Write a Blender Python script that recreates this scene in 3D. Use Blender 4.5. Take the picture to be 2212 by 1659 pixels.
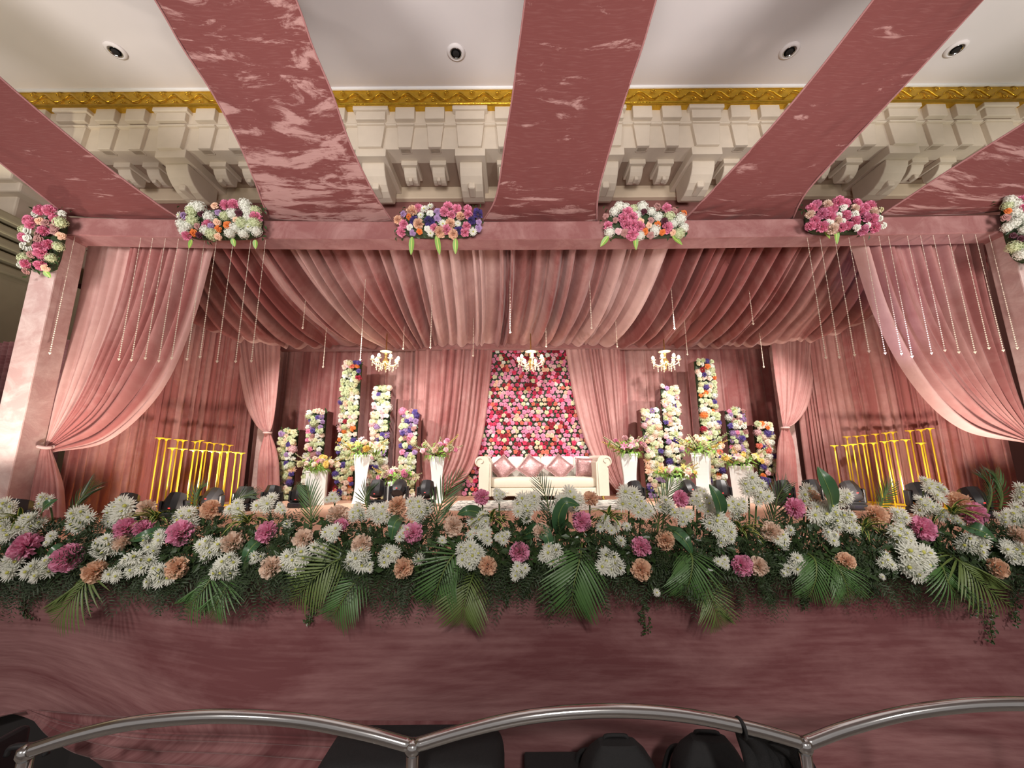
import bpy, math, random
import numpy as np
from mathutils import Vector, Matrix

# ------------------------------------------------------------------ clear
for o in list(bpy.data.objects):
    bpy.data.objects.remove(o, do_unlink=True)
SC = bpy.context.scene
COL = SC.collection
R = math.radians
rng = np.random.default_rng(7)
random.seed(7)

# ------------------------------------------------------------------ camera
W, H, F = 2212.0, 1659.0, 850.0
EYE = Vector((0.0, 0.0, 1.85))
PITCH, ROLL = 10.5, -0.35
cam_d = bpy.data.cameras.new('camera'); cam = bpy.data.objects.new('camera', cam_d)
COL.objects.link(cam)
cam_d.sensor_fit = 'HORIZONTAL'; cam_d.sensor_width = 36.0; cam_d.lens = F / W * 36.0
cam_d.clip_start = 0.05; cam_d.clip_end = 100
CAMR = Matrix.Rotation(R(90 + PITCH), 3, 'X') @ Matrix.Rotation(R(ROLL), 3, 'Z')
cam.matrix_world = Matrix.Translation(EYE) @ CAMR.to_4x4()
SC.camera = cam

# ------------------------------------------------------------------ world, exposure
w = bpy.data.worlds.new('hall_air'); SC.world = w; w.use_nodes = True
bg = w.node_tree.nodes['Background']
bg.inputs[0].default_value = (0.60, 0.54, 0.51, 1); bg.inputs[1].default_value = 0.42
vs = SC.view_settings
vs.view_transform = 'Standard'; vs.look = 'None'; vs.gamma = 1; vs.exposure = 0.42
vs.use_curve_mapping = False
SC.display_settings.display_device = 'sRGB'

# ------------------------------------------------------------------ lights (lamps of the hall and of the stage rig, with added fill spots)
def aim(o, target):
    d = Vector(target) - o.location
    o.rotation_euler = d.to_track_quat('-Z', 'Y').to_euler()
def spot(name, loc, target, power, col=(1, .86, .72), size=60, blend=.6, radius=.08):
    l = bpy.data.lights.new(name, 'SPOT'); l.energy = power; l.color = col
    l.spot_size = R(size); l.spot_blend = blend; l.shadow_soft_size = radius
    o = bpy.data.objects.new(name, l); COL.objects.link(o); o.location = loc; aim(o, target); return o
# LED pars on the rear of the front beam, washing the backdrop
for x, tx in ((-3.6, -2.6), (-1.7, -1.2), (2.3, 1.9), (4.2, 3.4)):
    spot('beam_par_lamp', (x, 4.45, 3.72), (tx, 6.7, 1.75), 270, (1, .93, .87), 84, .8, .06)
spot('beam_par_lamp', (0.3, 4.45, 3.72), (0.45, 6.9, 2.1), 190, (1, .93, .88), 62, .8, .06)
# added canopy cross-lights and side-curtain fills, then uplights of pillar and front curtains
for x, y, tx, ty, tz, p, c in ((-4.3, 5.0, -.4, 5.2, 3.95, 300, (1, .86, .81)), (4.9, 5.0, 1.2, 5.2, 3.95, 230, (1, .86, .83)), (0.4, 4.4, 0.4, 5.4, 4.0, 12, (1, .86, .82))):
    spot('canopy_cross_fill', (x, y, 1.45), (tx, ty, tz), p, c, 70, .9, .06)  # added low spots raking across the canopy so its folds gain contrast
for s, x in ((-1, -3.2), (1, 3.8)):
    spot('side_curtain_fill', (x, 4.55, 1.32), (x + s * 1.3, 5.6, 2.3), 85, (1, .85, .72), 100, .9, .06)  # fill spots added to brighten the side curtains
spot('pillar_uplight_lamp', (-4.95, 2.85, 1.34), (-5.1, 4.0, 2.9), 165, (1, .90, .80), 70, .8, .06)
spot('curtain_uplight_lamp', (-3.9, 3.5, 1.32), (-4.3, 4.3, 2.4), 85, (1, .83, .70), 90, .9, .08)
spot('curtain_uplight_lamp', (4.6, 3.45, 1.32), (4.9, 4.3, 2.6), 115, (1, .82, .72), 90, .9, .08)
spot('violet_beam_lamp', (3.3, 3.2, 1.4), (4.35, 4.2, 3.35), 70, (.80, .62, 1), 24, .9, .05)
# unseen spots added behind the camera to fill the stage front
for x in (-4.0, 0.3, 4.6):
    spot('front_fill_spot', (x, -4.2, 4.6), (x * .8, 2.3, 1.2), 680, (1, .93, .87), 46, .8, .25)
# more added spots out of view, brightening the dark ceiling and cornice
for x in (-5.0, 0.3, 5.5):
    spot('ceiling_fill_spot', (x, -2.5, 2.6), (x * .9, 5.2, 8.2), 1800, (1, .94, .90), 80, .9, 1.1)
# wall washers at the two sides of the hall
spot('wall_washer_lamp', (-8.2, 3.0, 3.0), (-8.6, 5.4, 8.8), 420, (1, .92, .70), 80, .9, .2)
spot('wall_washer_lamp', (9.0, 3.2, 3.0), (9.3, 5.4, 8.8), 380, (.95, .95, .80), 80, .9, .2)

# ------------------------------------------------------------------ projection helpers (a pixel of the photograph and a real distance)
def ray(u, v):
    d = CAMR @ Vector((u - W / 2, -(v - H / 2), -F)); return d
def P(u, v, Y):
    d = ray(u, v); t = Y / d.y; return EYE + d * t
def PZ(u, v, Z):
    d = ray(u, v); t = (Z - EYE.z) / d.z; return EYE + d * t
def PX(u, v, X):
    d = ray(u, v); t = X / d.x; return EYE + d * t

# ------------------------------------------------------------------ materials
MAT = {}
def new_mat(name):
    m = bpy.data.materials.new(name); m.use_nodes = True; MAT[name] = m
    return m, m.node_tree, m.node_tree.nodes['Principled BSDF']
def setin(b, k, v):
    if k in b.inputs: b.inputs[k].default_value = v
def pm(name, col, rough=.6, metal=0., var=.12, scale=14., bump=0., bscale=60., sheen=0., emit=None, es=0., trans=0.):
    m, nt, b = new_mat(name)
    tc = nt.nodes.new('ShaderNodeTexCoord'); n = nt.nodes.new('ShaderNodeTexNoise')
    n.inputs['Scale'].default_value = scale; n.inputs['Detail'].default_value = 4
    nt.links.new(tc.outputs['Object'], n.inputs['Vector'])
    mx = nt.nodes.new('ShaderNodeMix'); mx.data_type = 'RGBA'
    mx.inputs[6].default_value = tuple(max(0, c * (1 - var)) for c in col) + (1,)
    mx.inputs[7].default_value = tuple(min(1, c * (1 + var)) for c in col) + (1,)
    nt.links.new(n.outputs['Fac'], mx.inputs[0]); nt.links.new(mx.outputs[2], b.inputs['Base Color'])
    setin(b, 'Roughness', rough); setin(b, 'Metallic', metal); setin(b, 'Sheen Weight', sheen)
    if trans: setin(b, 'Transmission Weight', trans)
    if bump:
        n2 = nt.nodes.new('ShaderNodeTexNoise'); n2.inputs['Scale'].default_value = bscale; n2.inputs['Detail'].default_value = 3
        nt.links.new(tc.outputs['Object'], n2.inputs['Vector'])
        bp = nt.nodes.new('ShaderNodeBump'); bp.inputs['Strength'].default_value = bump; bp.inputs['Distance'].default_value = .01
        nt.links.new(n2.outputs['Fac'], bp.inputs['Height']); nt.links.new(bp.outputs[0], b.inputs['Normal'])
    if emit:
        setin(b, 'Emission Color', tuple(emit) + (1,)); setin(b, 'Emission Strength', es)
    return m
def velvet(name, dark, light, sx=1., sy=1., scale=2.2, lo=.45, hi=.62, patch=.6, tonew=.6, streak=.25, bump=.25, rough=.88, shift=0.):
    m, nt, b = new_mat(name); L = nt.links.new; N = nt.nodes.new
    uv = N('ShaderNodeUVMap'); mp = N('ShaderNodeMapping'); mp.inputs['Scale'].default_value = (sx, sy, 1)
    L(uv.outputs[0], mp.inputs[0])
    n = N('ShaderNodeTexNoise'); n.inputs['Scale'].default_value = scale; n.inputs['Detail'].default_value = 7
    n.inputs['Roughness'].default_value = .68; n.inputs['Distortion'].default_value = .5
    L(mp.outputs[0], n.inputs['Vector'])
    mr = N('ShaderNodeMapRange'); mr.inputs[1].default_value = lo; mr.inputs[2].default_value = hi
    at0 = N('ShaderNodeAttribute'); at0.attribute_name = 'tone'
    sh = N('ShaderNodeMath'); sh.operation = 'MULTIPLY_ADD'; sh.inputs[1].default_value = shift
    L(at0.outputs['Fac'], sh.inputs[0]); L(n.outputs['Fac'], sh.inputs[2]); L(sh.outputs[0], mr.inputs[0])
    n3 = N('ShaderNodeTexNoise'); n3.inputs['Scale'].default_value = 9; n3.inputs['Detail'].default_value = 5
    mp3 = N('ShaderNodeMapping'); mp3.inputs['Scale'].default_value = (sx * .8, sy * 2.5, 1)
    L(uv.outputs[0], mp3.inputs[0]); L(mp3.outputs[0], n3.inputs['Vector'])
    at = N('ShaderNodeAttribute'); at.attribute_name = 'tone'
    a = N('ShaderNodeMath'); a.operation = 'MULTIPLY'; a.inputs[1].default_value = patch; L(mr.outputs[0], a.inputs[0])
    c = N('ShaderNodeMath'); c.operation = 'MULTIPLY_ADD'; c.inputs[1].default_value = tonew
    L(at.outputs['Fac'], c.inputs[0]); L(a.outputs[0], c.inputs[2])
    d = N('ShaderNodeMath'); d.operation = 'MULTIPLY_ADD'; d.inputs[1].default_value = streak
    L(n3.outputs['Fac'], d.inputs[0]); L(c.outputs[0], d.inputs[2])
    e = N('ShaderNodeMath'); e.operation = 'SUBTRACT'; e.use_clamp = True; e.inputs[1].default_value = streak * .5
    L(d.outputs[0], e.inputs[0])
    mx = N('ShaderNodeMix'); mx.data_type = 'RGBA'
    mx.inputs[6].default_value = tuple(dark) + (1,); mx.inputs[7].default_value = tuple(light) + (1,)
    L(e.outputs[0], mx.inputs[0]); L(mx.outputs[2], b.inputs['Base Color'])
    setin(b, 'Roughness', rough); setin(b, 'Specular IOR Level', .2); setin(b, 'Sheen Weight', .3); setin(b, 'Sheen Roughness', .4)
    setin(b, 'Sheen Tint', (1, .8, .78, 1))
    bp = N('ShaderNodeBump'); bp.inputs['Strength'].default_value = bump; bp.inputs['Distance'].default_value = .02
    L(n.outputs['Fac'], bp.inputs['Height']); L(bp.outputs[0], b.inputs['Normal'])
    return m
DK, LT = (.225, .068, .063), (.680, .480, .440)
velvet('velvet_canopy', DK, LT, 1, .5, 2.0, .45, .68, .30, .75, .22)
velvet('velvet_curtain', (.315, .112, .106), (.66, .44, .405), 1.2, .5, 2.6, .45, .70, .30, .6, .25)
velvet('velvet_strip', (.132, .037, .034), (.36, .205, .188), .6, 1.9, 2.1, .52, .60, .80, 0., .45, .3, .85, .3)
velvet('velvet_plain', (.250, .100, .096), (.44, .25, .235), 1., 1., 3.0, .42, .70, .6, .6, .2)
velvet('velvet_pale', (.56, .37, .35), (.80, .67, .63), 1., 1.3, 3.4, .42, .66, .7, .6, .2, .3, .6)
velvet('velvet_skirt', (.150, .052, .055), (.34, .180, .178), .45, 1.8, 1.2, .40, .64, .7, .6, .9, .5)
pm('cornice_cream', (.66, .57, .46), .75, 0, .07, 6, .12, 90)
pm('lintel_cream', (.66, .54, .40), .7, 0, .14, 2.2, .1, 60)
pm('soffit_brown', (.33, .24, .18), .8, 0, .2, 1.6)
pm('wall_maroon', (.22, .085, .075), .8, 0, .25, .8)
pm('ceiling_paint', (.74, .69, .685), .85, 0, .05, .9)
pm('ceiling_edge_white', (.85, .84, .84), .6, 0, .04, 4)
pm('gold_leaf', (.62, .38, .035), .32, .85, .30, 9, .9, 26)
pm('olive_stone', (.42, .37, .24), .8, 0, .12, 3)
pm('floor_tile', (.30, .28, .25), .4, 0, .12, 2.5)
pm('stage_carpet', (.74, .45, .32), .9, 0, .16, 16, .3, 200)
pm('dark_void', (.012, .010, .010), .9, 0, .2, 3)
pm('steel', (.60, .60, .60), .13, 1., .05, 40)
pm('black_fabric', (.012, .012, .013), .8, 0, .3, 60, .3, 300)
pm('black_mesh', (.022, .022, .024), .9, 0, .3, 120, .5, 400)
pm('piping_red', (.20, .05, .025), .6)
pm('black_plastic', (.016, .016, .018), .38, 0, .2, 20)
pm('lens_glass', (.02, .02, .03), .08)
pm('red_display', (.5, .02, .02), .4, 0, .1, 10, emit=(1, .06, .05), es=1.2)
pm('blue_led', (.02, .05, .5), .4, 0, .1, 10, emit=(.1, .25, 1), es=3)
pm('sofa_cream', (.80, .72, .58), .62, 0, .05, 20, .1, 120, .2)
pm('sofa_back_white', (.70, .67, .61), .5, 0, .05, 12, .1, 60, .1)
pm('gold_leg', (.85, .60, .16), .25, .9, .08, 20)
pm('white_lacquer', (.88, .90, .87), .35, 0, .04, 8)
pm('yellow_paint', (.86, .60, .035), .38, 0, .12, 20)
pm('crystal', (.95, .86, .66), .12, .35, .05, 20)
pm('lamp_gold', (.90, .68, .26), .25, .9, .1, 20)
pm('bulb_glow', (1, .95, .8), .3, 0, .02, 5, emit=(1, .90, .62), es=5)
pm('bead_gold', (.95, .80, .66), .25, .25, .15, 50)
pm('leaf_palm', (.060, .140, .034), .42, 0, .30, 8)
pm('leaf_palm_dry', (.105, .155, .036), .45, 0, .30, 8)
pm('leaf_dark', (.032, .066, .018), .35, 0, .30, 9)
pm('leaf_broad', (.045, .120, .050), .30, 0, .25, 6)
pm('leaf_midrib', (.20, .30, .09), .4)
pm('leaf_fresh', (.22, .40, .07), .45, 0, .2, 9)
pm('leaf_yellow', (.62, .60, .16), .45, 0, .15, 12)
pm('fern_dark', (.022, .044, .012), .6, 0, .4, 14)
pm('stem_green', (.07, .13, .035), .5)
pm('twig_brown', (.10, .07, .035), .7)
FL = {'white': (.86, .87, .79), 'cream': (.78, .74, .48), 'pink': (.92, .33, .50), 'hotpink': (.70, .045, .13), 'lilacpink': (.82, .33, .50),
      'peach': (.95, .62, .44), 'palepeach': (.96, .74, .62), 'orange': (.80, .22, .04), 'coral': (.80, .20, .13), 'crimson': (.36, .008, .03),
      'purple': (.10, .06, .28), 'lilac': (.42, .27, .50), 'dusty': (.50, .26, .24), 'maroon': (.09, .01, .025), 'yellow': (.85, .62, .16),
      'bankpink': (1., .40, .60), 'bankpeach': (1., .64, .45), 'bankpale': (1., .74, .60), 'palepink': (.84, .55, .58), 'greenish': (.66, .72, .45)}
for k, c in FL.items():
    m = pm('petal_' + k, c, .6, 0, .13, 30, sheen=.15); nt = m.node_tree
    tr = nt.nodes.new('ShaderNodeBsdfTranslucent'); mixs = nt.nodes.new('ShaderNodeMixShader'); mixs.inputs[0].default_value = .32
    bs = nt.nodes['Principled BSDF']; src = bs.inputs['Base Color'].links[0].from_socket
    nt.links.new(src, tr.inputs['Color']); nt.links.new(bs.outputs[0], mixs.inputs[1]); nt.links.new(tr.outputs[0], mixs.inputs[2])
    nt.links.new(mixs.outputs[0], nt.nodes['Material Output'].inputs['Surface'])
pm('flower_eye', (.50, .50, .10), .7, 0, .2, 40)

def sequin(name):
    m, nt, b = new_mat(name); L = nt.links.new; N = nt.nodes.new
    tc = N('ShaderNodeTexCoord'); v = N('ShaderNodeTexVoronoi'); v.inputs['Scale'].default_value = 70
    L(tc.outputs['Object'], v.inputs['Vector'])
    mx = N('ShaderNodeMix'); mx.data_type = 'RGBA'; mx.inputs[6].default_value = (.26, .12, .12, 1); mx.inputs[7].default_value = (.46, .28, .27, 1)
    L(v.outputs['Color'], mx.inputs[0]); L(mx.outputs[2], b.inputs['Base Color'])
    setin(b, 'Metallic', .4); setin(b, 'Roughness', .38)
    bp = N('ShaderNodeBump'); bp.inputs['Strength'].default_value = .8; bp.inputs['Distance'].default_value = .01
    L(v.outputs['Color'], bp.inputs['Height']); L(bp.outputs[0], b.inputs['Normal'])
sequin('sequin_rose')
def rugmat():
    m, nt, b = new_mat('rug_silver'); L = nt.links.new; N = nt.nodes.new
    tc = N('ShaderNodeTexCoord'); n = N('ShaderNodeTexNoise'); n.inputs['Scale'].default_value = 11; n.inputs['Detail'].default_value = 6; n.inputs['Distortion'].default_value = 1.2
    L(tc.outputs['Object'], n.inputs['Vector'])
    r = N('ShaderNodeValToRGB'); r.color_ramp.elements[0].position = .42; r.color_ramp.elements[0].color = (.20, .22, .20, 1)
    r.color_ramp.elements[1].position = .52; r.color_ramp.elements[1].color = (.80, .80, .74, 1)
    L(n.outputs['Fac'], r.inputs[0]); L(r.outputs[0], b.inputs['Base Color']); setin(b, 'Roughness', .8)
rugmat()

# ------------------------------------------------------------------ object helpers
def tag(o, label=None, cat=None, group=None, kind=None):
    if label: o['label'] = label
    if cat: o['category'] = cat
    if group: o['group'] = group
    if kind: o['kind'] = kind
    return o
def thing(name, label, cat, loc=(0, 0, 0), group=None, rz=0.):
    o = bpy.data.objects.new(name, None); o.empty_display_size = .05
    COL.objects.link(o); o.location = loc; o.rotation_euler = (0, 0, rz)
    return tag(o, label, cat, group)
def mk(name, v, f, mats, mi=None, smooth=True):
    me = bpy.data.meshes.new(name)
    me.from_pydata([tuple(map(float, p)) for p in v], [], [tuple(map(int, q)) for q in f])
    if isinstance(mats, str): mats = [mats]
    for m in mats: me.materials.append(MAT[m])
    if mi is not None: me.polygons.foreach_set('material_index', np.array(mi, dtype=np.int32))
    if smooth: me.polygons.foreach_set('use_smooth', np.ones(len(me.polygons), dtype=bool))
    me.update(); return me
def put(name, me, parent=None, loc=None, rot=None, scale=None, world=True):
    """link a mesh object; world=True: the given transform is a world one even under a parent"""
    o = bpy.data.objects.new(name, me); COL.objects.link(o)
    if loc is not None: o.location = loc
    if rot is not None:
        o.rotation_euler = rot.to_euler() if hasattr(rot, 'to_euler') else rot
    if scale is not None: o.scale = (scale,) * 3 if np.isscalar(scale) else scale
    if parent is not None:
        o.parent = parent
        if world: o.matrix_parent_inverse = wm(parent).inverted()
    return o
def wm(o):
    m = o.matrix_basis.copy()
    if o.parent is not None: m = wm(o.parent) @ o.matrix_parent_inverse @ m
    return m
class MB:
    """mesh collector"""
    def __init__(s): s.v = []; s.f = []; s.m = []
    def add(s, v, f, mi=0):
        b = len(s.v); s.v += [tuple(p) for p in v]; s.f += [tuple(i + b for i in q) for q in f]; s.m += [mi] * len(f); return s
    def box(s, lo, hi, mi=0):
        x0, y0, z0 = lo; x1, y1, z1 = hi
        v = [(x0, y0, z0), (x1, y0, z0), (x1, y1, z0), (x0, y1, z0), (x0, y0, z1), (x1, y0, z1), (x1, y1, z1), (x0, y1, z1)]
        return s.add(v, [(0, 3, 2, 1), (4, 5, 6, 7), (0, 1, 5, 4), (1, 2, 6, 5), (2, 3, 7, 6), (3, 0, 4, 7)], mi)
    def tube(s, pts, r, n=8, mi=0, cap=True):
        pts = [Vector(p) for p in pts]; rs = r if hasattr(r, '__len__') else [r] * len(pts)
        vs = []; fs = []; up = Vector((0, 0, 1)); prev = None
        for i, p in enumerate(pts):
            t = (pts[min(i + 1, len(pts) - 1)] - pts[max(i - 1, 0)]).normalized()
            if prev is None:
                a = t.cross(up if abs(t.z) < .9 else Vector((1, 0, 0))).normalized()
            else: a = (prev - t * prev.dot(t)).normalized()
            prev = a; b = t.cross(a)
            for k in range(n):
                an = 2 * math.pi * k / n; vs.append(p + (a * math.cos(an) + b * math.sin(an)) * rs[i])
        for i in range(len(pts) - 1):
            for k in range(n):
                fs.append((i * n + k, i * n + (k + 1) % n, (i + 1) * n + (k + 1) % n, (i + 1) * n + k))
        if cap:
            fs.append(tuple(range(n - 1, -1, -1))); fs.append(tuple((len(pts) - 1) * n + k for k in range(n)))
        return s.add(vs, fs, mi)
    def lathe(s, prof, n=16, c=(0, 0, 0), mi=0, sq=None):
        vs = []; fs = []
        for (r, z) in prof:
            for k in range(n):
                a = 2 * math.pi * (k + .5) / n; vs.append((c[0] + r * math.cos(a), c[1] + r * math.sin(a), c[2] + z))
        for i in range(len(prof) - 1):
            for k in range(n):
                fs.append((i * n + k, i * n + (k + 1) % n, (i + 1) * n + (k + 1) % n, (i + 1) * n + k))
        fs.append(tuple(range(n - 1, -1, -1))); fs.append(tuple((len(prof) - 1) * n + k for k in range(n)))
        return s.add(vs, fs, mi)
    def grid(s, g, mi=0):
        nv = len(g); nu = len(g[0]); vs = [p for r in g for p in r]
        fs = [(i * nu + j, i * nu + j + 1, (i + 1) * nu + j + 1, (i + 1) * nu + j) for i in range(nv - 1) for j in range(nu - 1)]
        return s.add(vs, fs, mi)
    def mesh(s, name, mats, smooth=False): return mk(name, s.v, s.f, mats, s.m, smooth)
    def build(s, name, mats, parent=None, smooth=False, bevel=0., **k):
        o = put(name, s.mesh(name, mats, smooth), parent, **k)
        if bevel:
            b = o.modifiers.new('bevel', 'BEVEL'); b.width = bevel; b.segments = 2; b.limit_method = 'ANGLE'; b.angle_limit = R(40)
        return o
def smooth_by_angle(o, a=40):
    me = o.data; me.polygons.foreach_set('use_smooth', np.ones(len(me.polygons), dtype=bool))
    try: me.set_sharp_from_angle(angle=R(a))
    except Exception: pass

# ------------------------------------------------------------------ cloth
def catmull(P_, t):
    """P_: (k, ...) control array at 0..1 uniform; t: array"""
    P_ = np.asarray(P_, float); k = len(P_)
    if k == 2:
        tt = t.reshape((-1,) + (1,) * (P_.ndim - 1)); return P_[0] * (1 - tt) + P_[1] * tt
    x = np.clip(t, 0, 1) * (k - 1); i = np.minimum(x.astype(int), k - 2); f = (x - i).reshape((-1,) + (1,) * (P_.ndim - 1))
    ext = np.concatenate([[2 * P_[0] - P_[1]], P_, [2 * P_[-1] - P_[-2]]])
    a, b, c, d = ext[i], ext[i + 1], ext[i + 2], ext[i + 3]
    return .5 * (2 * b + (c - a) * f + (2 * a - 5 * b + 4 * c - d) * f ** 2 + (3 * b - a - 3 * c + d) * f ** 3)
def pleats(nu, nf, r, sharp=.65, irregular=.6):
    wd = 1 + irregular * (r.random(nf) * 2 - 1); e = np.concatenate([[0], np.cumsum(wd)]); e /= e[-1]
    u = np.linspace(0, 1, nu); i = np.clip(np.searchsorted(e, u, 'right') - 1, 0, nf - 1)
    t = (u - e[i]) / (e[i + 1] - e[i]); h = .15 + .85 * r.random(nf)
    return h[i] * np.sin(np.pi * np.clip(t, 0, 1)) ** sharp, i
def cloth(name, ctrl, mat, nf=0, amp=.05, nu=None, nv=40, seed=1, tone=None, parent=None, sharp=.65, irregular=.6, wob=0., wobs=(3., 6.), shrink=True, tonefold=.12, wave=0., ampv=None):
    """ctrl[v][u]: rows of control points; folds run along v"""
    r = np.random.default_rng(seed); C = np.array([[tuple(p) for p in row] for row in ctrl], float)
    nu = nu or max(12, nf * 9 + 1)
    U = np.linspace(0, 1, nu); V = np.linspace(0, 1, nv)
    A = catmull(np.swapaxes(C, 0, 1), U)            # nu, kv, 3
    S = catmull(np.swapaxes(A, 0, 1), V)            # nv, nu, 3
    du = np.gradient(S, axis=1); dv = np.gradient(S, axis=0)
    N = np.cross(du, dv); N /= (np.linalg.norm(N, axis=2, keepdims=True) + 1e-9)
    toc = np.array(EYE) - S
    if (N * toc).sum() < 0: N = -N
    width = np.linalg.norm(np.diff(S, axis=1), axis=2).sum(1)
    tv = np.zeros(nu)
    if nf:
        p, fi = pleats(nu, nf, r, sharp, irregular)
        k = (width / width.max()) ** .9 if shrink else np.ones(nv)
        if ampv is not None: k = k * np.array([ampv(b) for b in V])
        ph = np.zeros((nv, nu))
        if wave:                                     # folds wander a little along their length
            for q in range(3): ph += wave * r.random() * np.sin(V[:, None] * (2 + 3 * r.random()) + U[None] * 9 * r.random() + r.random() * 6)
        idx = np.clip(U[None] + ph, 0, 1) * (nu - 1)
        pp = np.interp(idx.ravel(), np.arange(nu), p).reshape(nv, nu)
        S = S + N * (amp * k[:, None] * (pp - .5))[..., None]
        tv = tonefold * (r.random(nf) - .5)[fi]
    if wob:
        d = np.zeros((nv, nu))
        for q in range(10):
            fu, fv = wobs[0] * (r.random() * 2 - 1) * 2, wobs[1] * (r.random() * 2 - 1) * 2
            d += np.sin(2 * np.pi * (fu * U[None] + fv * V[:, None] + r.random())) * (r.random())
        S = S + N * (wob * d / 3)[..., None]
    T = np.tile(tv[None], (nv, 1))
    if tone is not None: T = T + np.array([[tone(a, b) for a in U] for b in V])
    vs = S.reshape(-1, 3); a = np.arange(nv * nu).reshape(nv, nu)
    fs = np.stack([a[:-1, :-1], a[:-1, 1:], a[1:, 1:], a[1:, :-1]], -1).reshape(-1, 4)
    me = bpy.data.meshes.new(name)
    me.vertices.add(len(vs)); me.vertices.foreach_set('co', vs.ravel())
    me.loops.add(fs.size); me.loops.foreach_set('vertex_index', fs.ravel().astype(np.int32))
    me.polygons.add(len(fs)); me.polygons.foreach_set('loop_start', np.arange(0, fs.size, 4, dtype=np.int32))
    me.polygons.foreach_set('loop_total', np.full(len(fs), 4, dtype=np.int32))
    me.polygons.foreach_set('use_smooth', np.ones(len(fs), dtype=bool))
    me.materials.append(MAT[mat]); me.update(calc_edges=True)
    uvl = me.uv_layers.new(name='UVMap')
    length = np.linalg.norm(np.diff(S, axis=0), axis=2).sum(0).mean()
    uu = np.tile(U[None] * width.max(), (nv, 1)); vv = np.tile(V[:, None] * length, (1, nu))
    uvv = np.stack([uu.ravel() + seed * 3.7, vv.ravel() + seed * 1.3], -1)
    uvl.data.foreach_set('uv', uvv[fs.ravel()].ravel())
    at = me.attributes.new('tone', 'FLOAT', 'POINT'); at.data.foreach_set('value', T.ravel())
    me.validate()
    return put(name, me, parent)
def uvbox(o, s=1.):
    """metric UV + tone attribute for a box-like mesh in velvet"""
    me = o.data; uvl = me.uv_layers.new(name='UVMap')
    for p in me.polygons:
        n = p.normal; ax = max(range(3), key=lambda i: abs(n[i]))
        a, b = [(1, 2), (0, 2), (0, 1)][ax]
        for li in p.loop_indices:
            c = me.vertices[me.loops[li].vertex_index].co; uvl.data[li].uv = (c[a] * s, c[b] * s)
    me.attributes.new('tone', 'FLOAT', 'POINT')
ORD = 'first second third fourth fifth sixth seventh eighth ninth tenth eleventh twelfth thirteenth fourteenth fifteenth sixteenth seventeenth eighteenth nineteenth twentieth'.split()
ORD += ['twenty-' + x for x in ORD[:9]] + ['thirtieth'] + ['thirty-' + x for x in ORD[:9]] + ['fortieth']
# ================================================================== THE HALL
def zy(py, Y, px=1106): return P(px, py, Y).z
STAGE_Z, STAGE_Y = 1.20, 2.38
YC = 6.45                                   # face of the cornice
ZC = zy(189, YC - .12)                      # ceiling
XL = P(-290, 232, YC).x; XR = P(2480, 225, YC).x
YB = 7.75                                   # back wall of the hall
fl = MB().box((XL - .3, -7, -.12), (XR + .3, YB + .3, 0)).build('floor', 'floor_tile'); tag(fl, 'grey hall floor in front of the stage', 'floor', kind='structure')
ce = MB().box((XL - .3, -7, ZC), (XR + .3, YB + .3, ZC + .2)).build('ceiling', 'ceiling_paint'); tag(ce, 'plain pale grey painted hall ceiling above the drapes', 'ceiling', kind='structure')
wl = MB().box((XL - .3, -3.5, 0), (XL, YB + .3, ZC)).build('wall_left', 'cornice_cream'); tag(wl, 'cream hall wall left of the stage', 'wall', kind='structure')
wr = MB().box((XR, -3.5, 0), (XR + .3, YB + .3, ZC)).build('wall_right', 'cornice_cream'); tag(wr, 'cream hall wall right of the stage', 'wall', kind='structure')
zl0, zl1 = zy(436, YB), zy(399, YB - .05)
wb = MB().box((XL, YB, 0), (XR, YB + .3, ZC)).build('wall_back', 'wall_maroon'); tag(wb, 'hall wall with cream corbelled cornice behind the stage', 'wall', kind='structure')
# lintel under the corbels
MB().box((XL, YB - .14, zl0), (XR, YB, zl1 + .02)).build('lintel', 'lintel_cream', wb, bevel=.02)
zs = zy(325, YC + .14)                      # soffit height
MB().box((XL, YC + .30, zs), (XR, YB, zs + .25)).build('soffit', 'soffit_brown', wb)
z_low_t, z_mid = zy(268, YC + .02), zy(262, YC)
z_up_t = zy(224, YC - .04)
zg0, zg1 = zy(222, YC - .15), zy(192, YC - .12)
MB().box((XL, YC + .09, zs - .005), (XR, YC + .45, z_low_t)).build('cornice_lower_band', 'cornice_cream', wb)
MB().box((XL, YC + .02, z_low_t), (XR, YC + .5, z_mid)).build('cornice_moulding', 'cornice_cream', wb, bevel=.02)
MB().box((XL, YC + .03, z_mid), (XR, YC + .5, zg1)).build('cornice_upper_band', 'cornice_cream', wb)
# gilt band with a running scroll and a bead below it
gb = MB().box((XL, YC - .10, zg0), (XR, YC + .035, zg1 + .02)).build('gold_band', 'gold_leaf', wb, bevel=.01)
MB().tube([(XL, YC - .12, zg0 + .02), (XR, YC - .12, zg0 + .02)], .028, 8).build('gold_bead', 'gold_leaf', wb, smooth=True)
MB().tube([(XL, YC - .12, zg1 + .03), (XR, YC - .12, zg1 + .03)], .035, 8).build('ceiling_moulding', 'ceiling_edge_white', wb, smooth=True)
gh = zg1 - zg0
sc = MB()
sp = [(-.24 + .48 * t, -.03 * math.sin(math.pi * t), gh * .22 * math.sin(2 * math.pi * t)) for t in np.linspace(0, 1, 17)]
sc.tube(sp, [.008 + .012 * math.sin(math.pi * t) for t in np.linspace(0, 1, 17)], 5)
for cx, cz in ((-.10, -.25 * gh), (.13, .25 * gh)):
    sc.tube([(cx + .055 * (1 - t) * math.cos(7 * t), -.02, cz + .045 * (1 - t) * math.sin(7 * t)) for t in np.linspace(0, .85, 14)], .011, 5)
scm = sc.mesh('scroll_ornament', 'gold_leaf', True)
x = XL + .25
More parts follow.
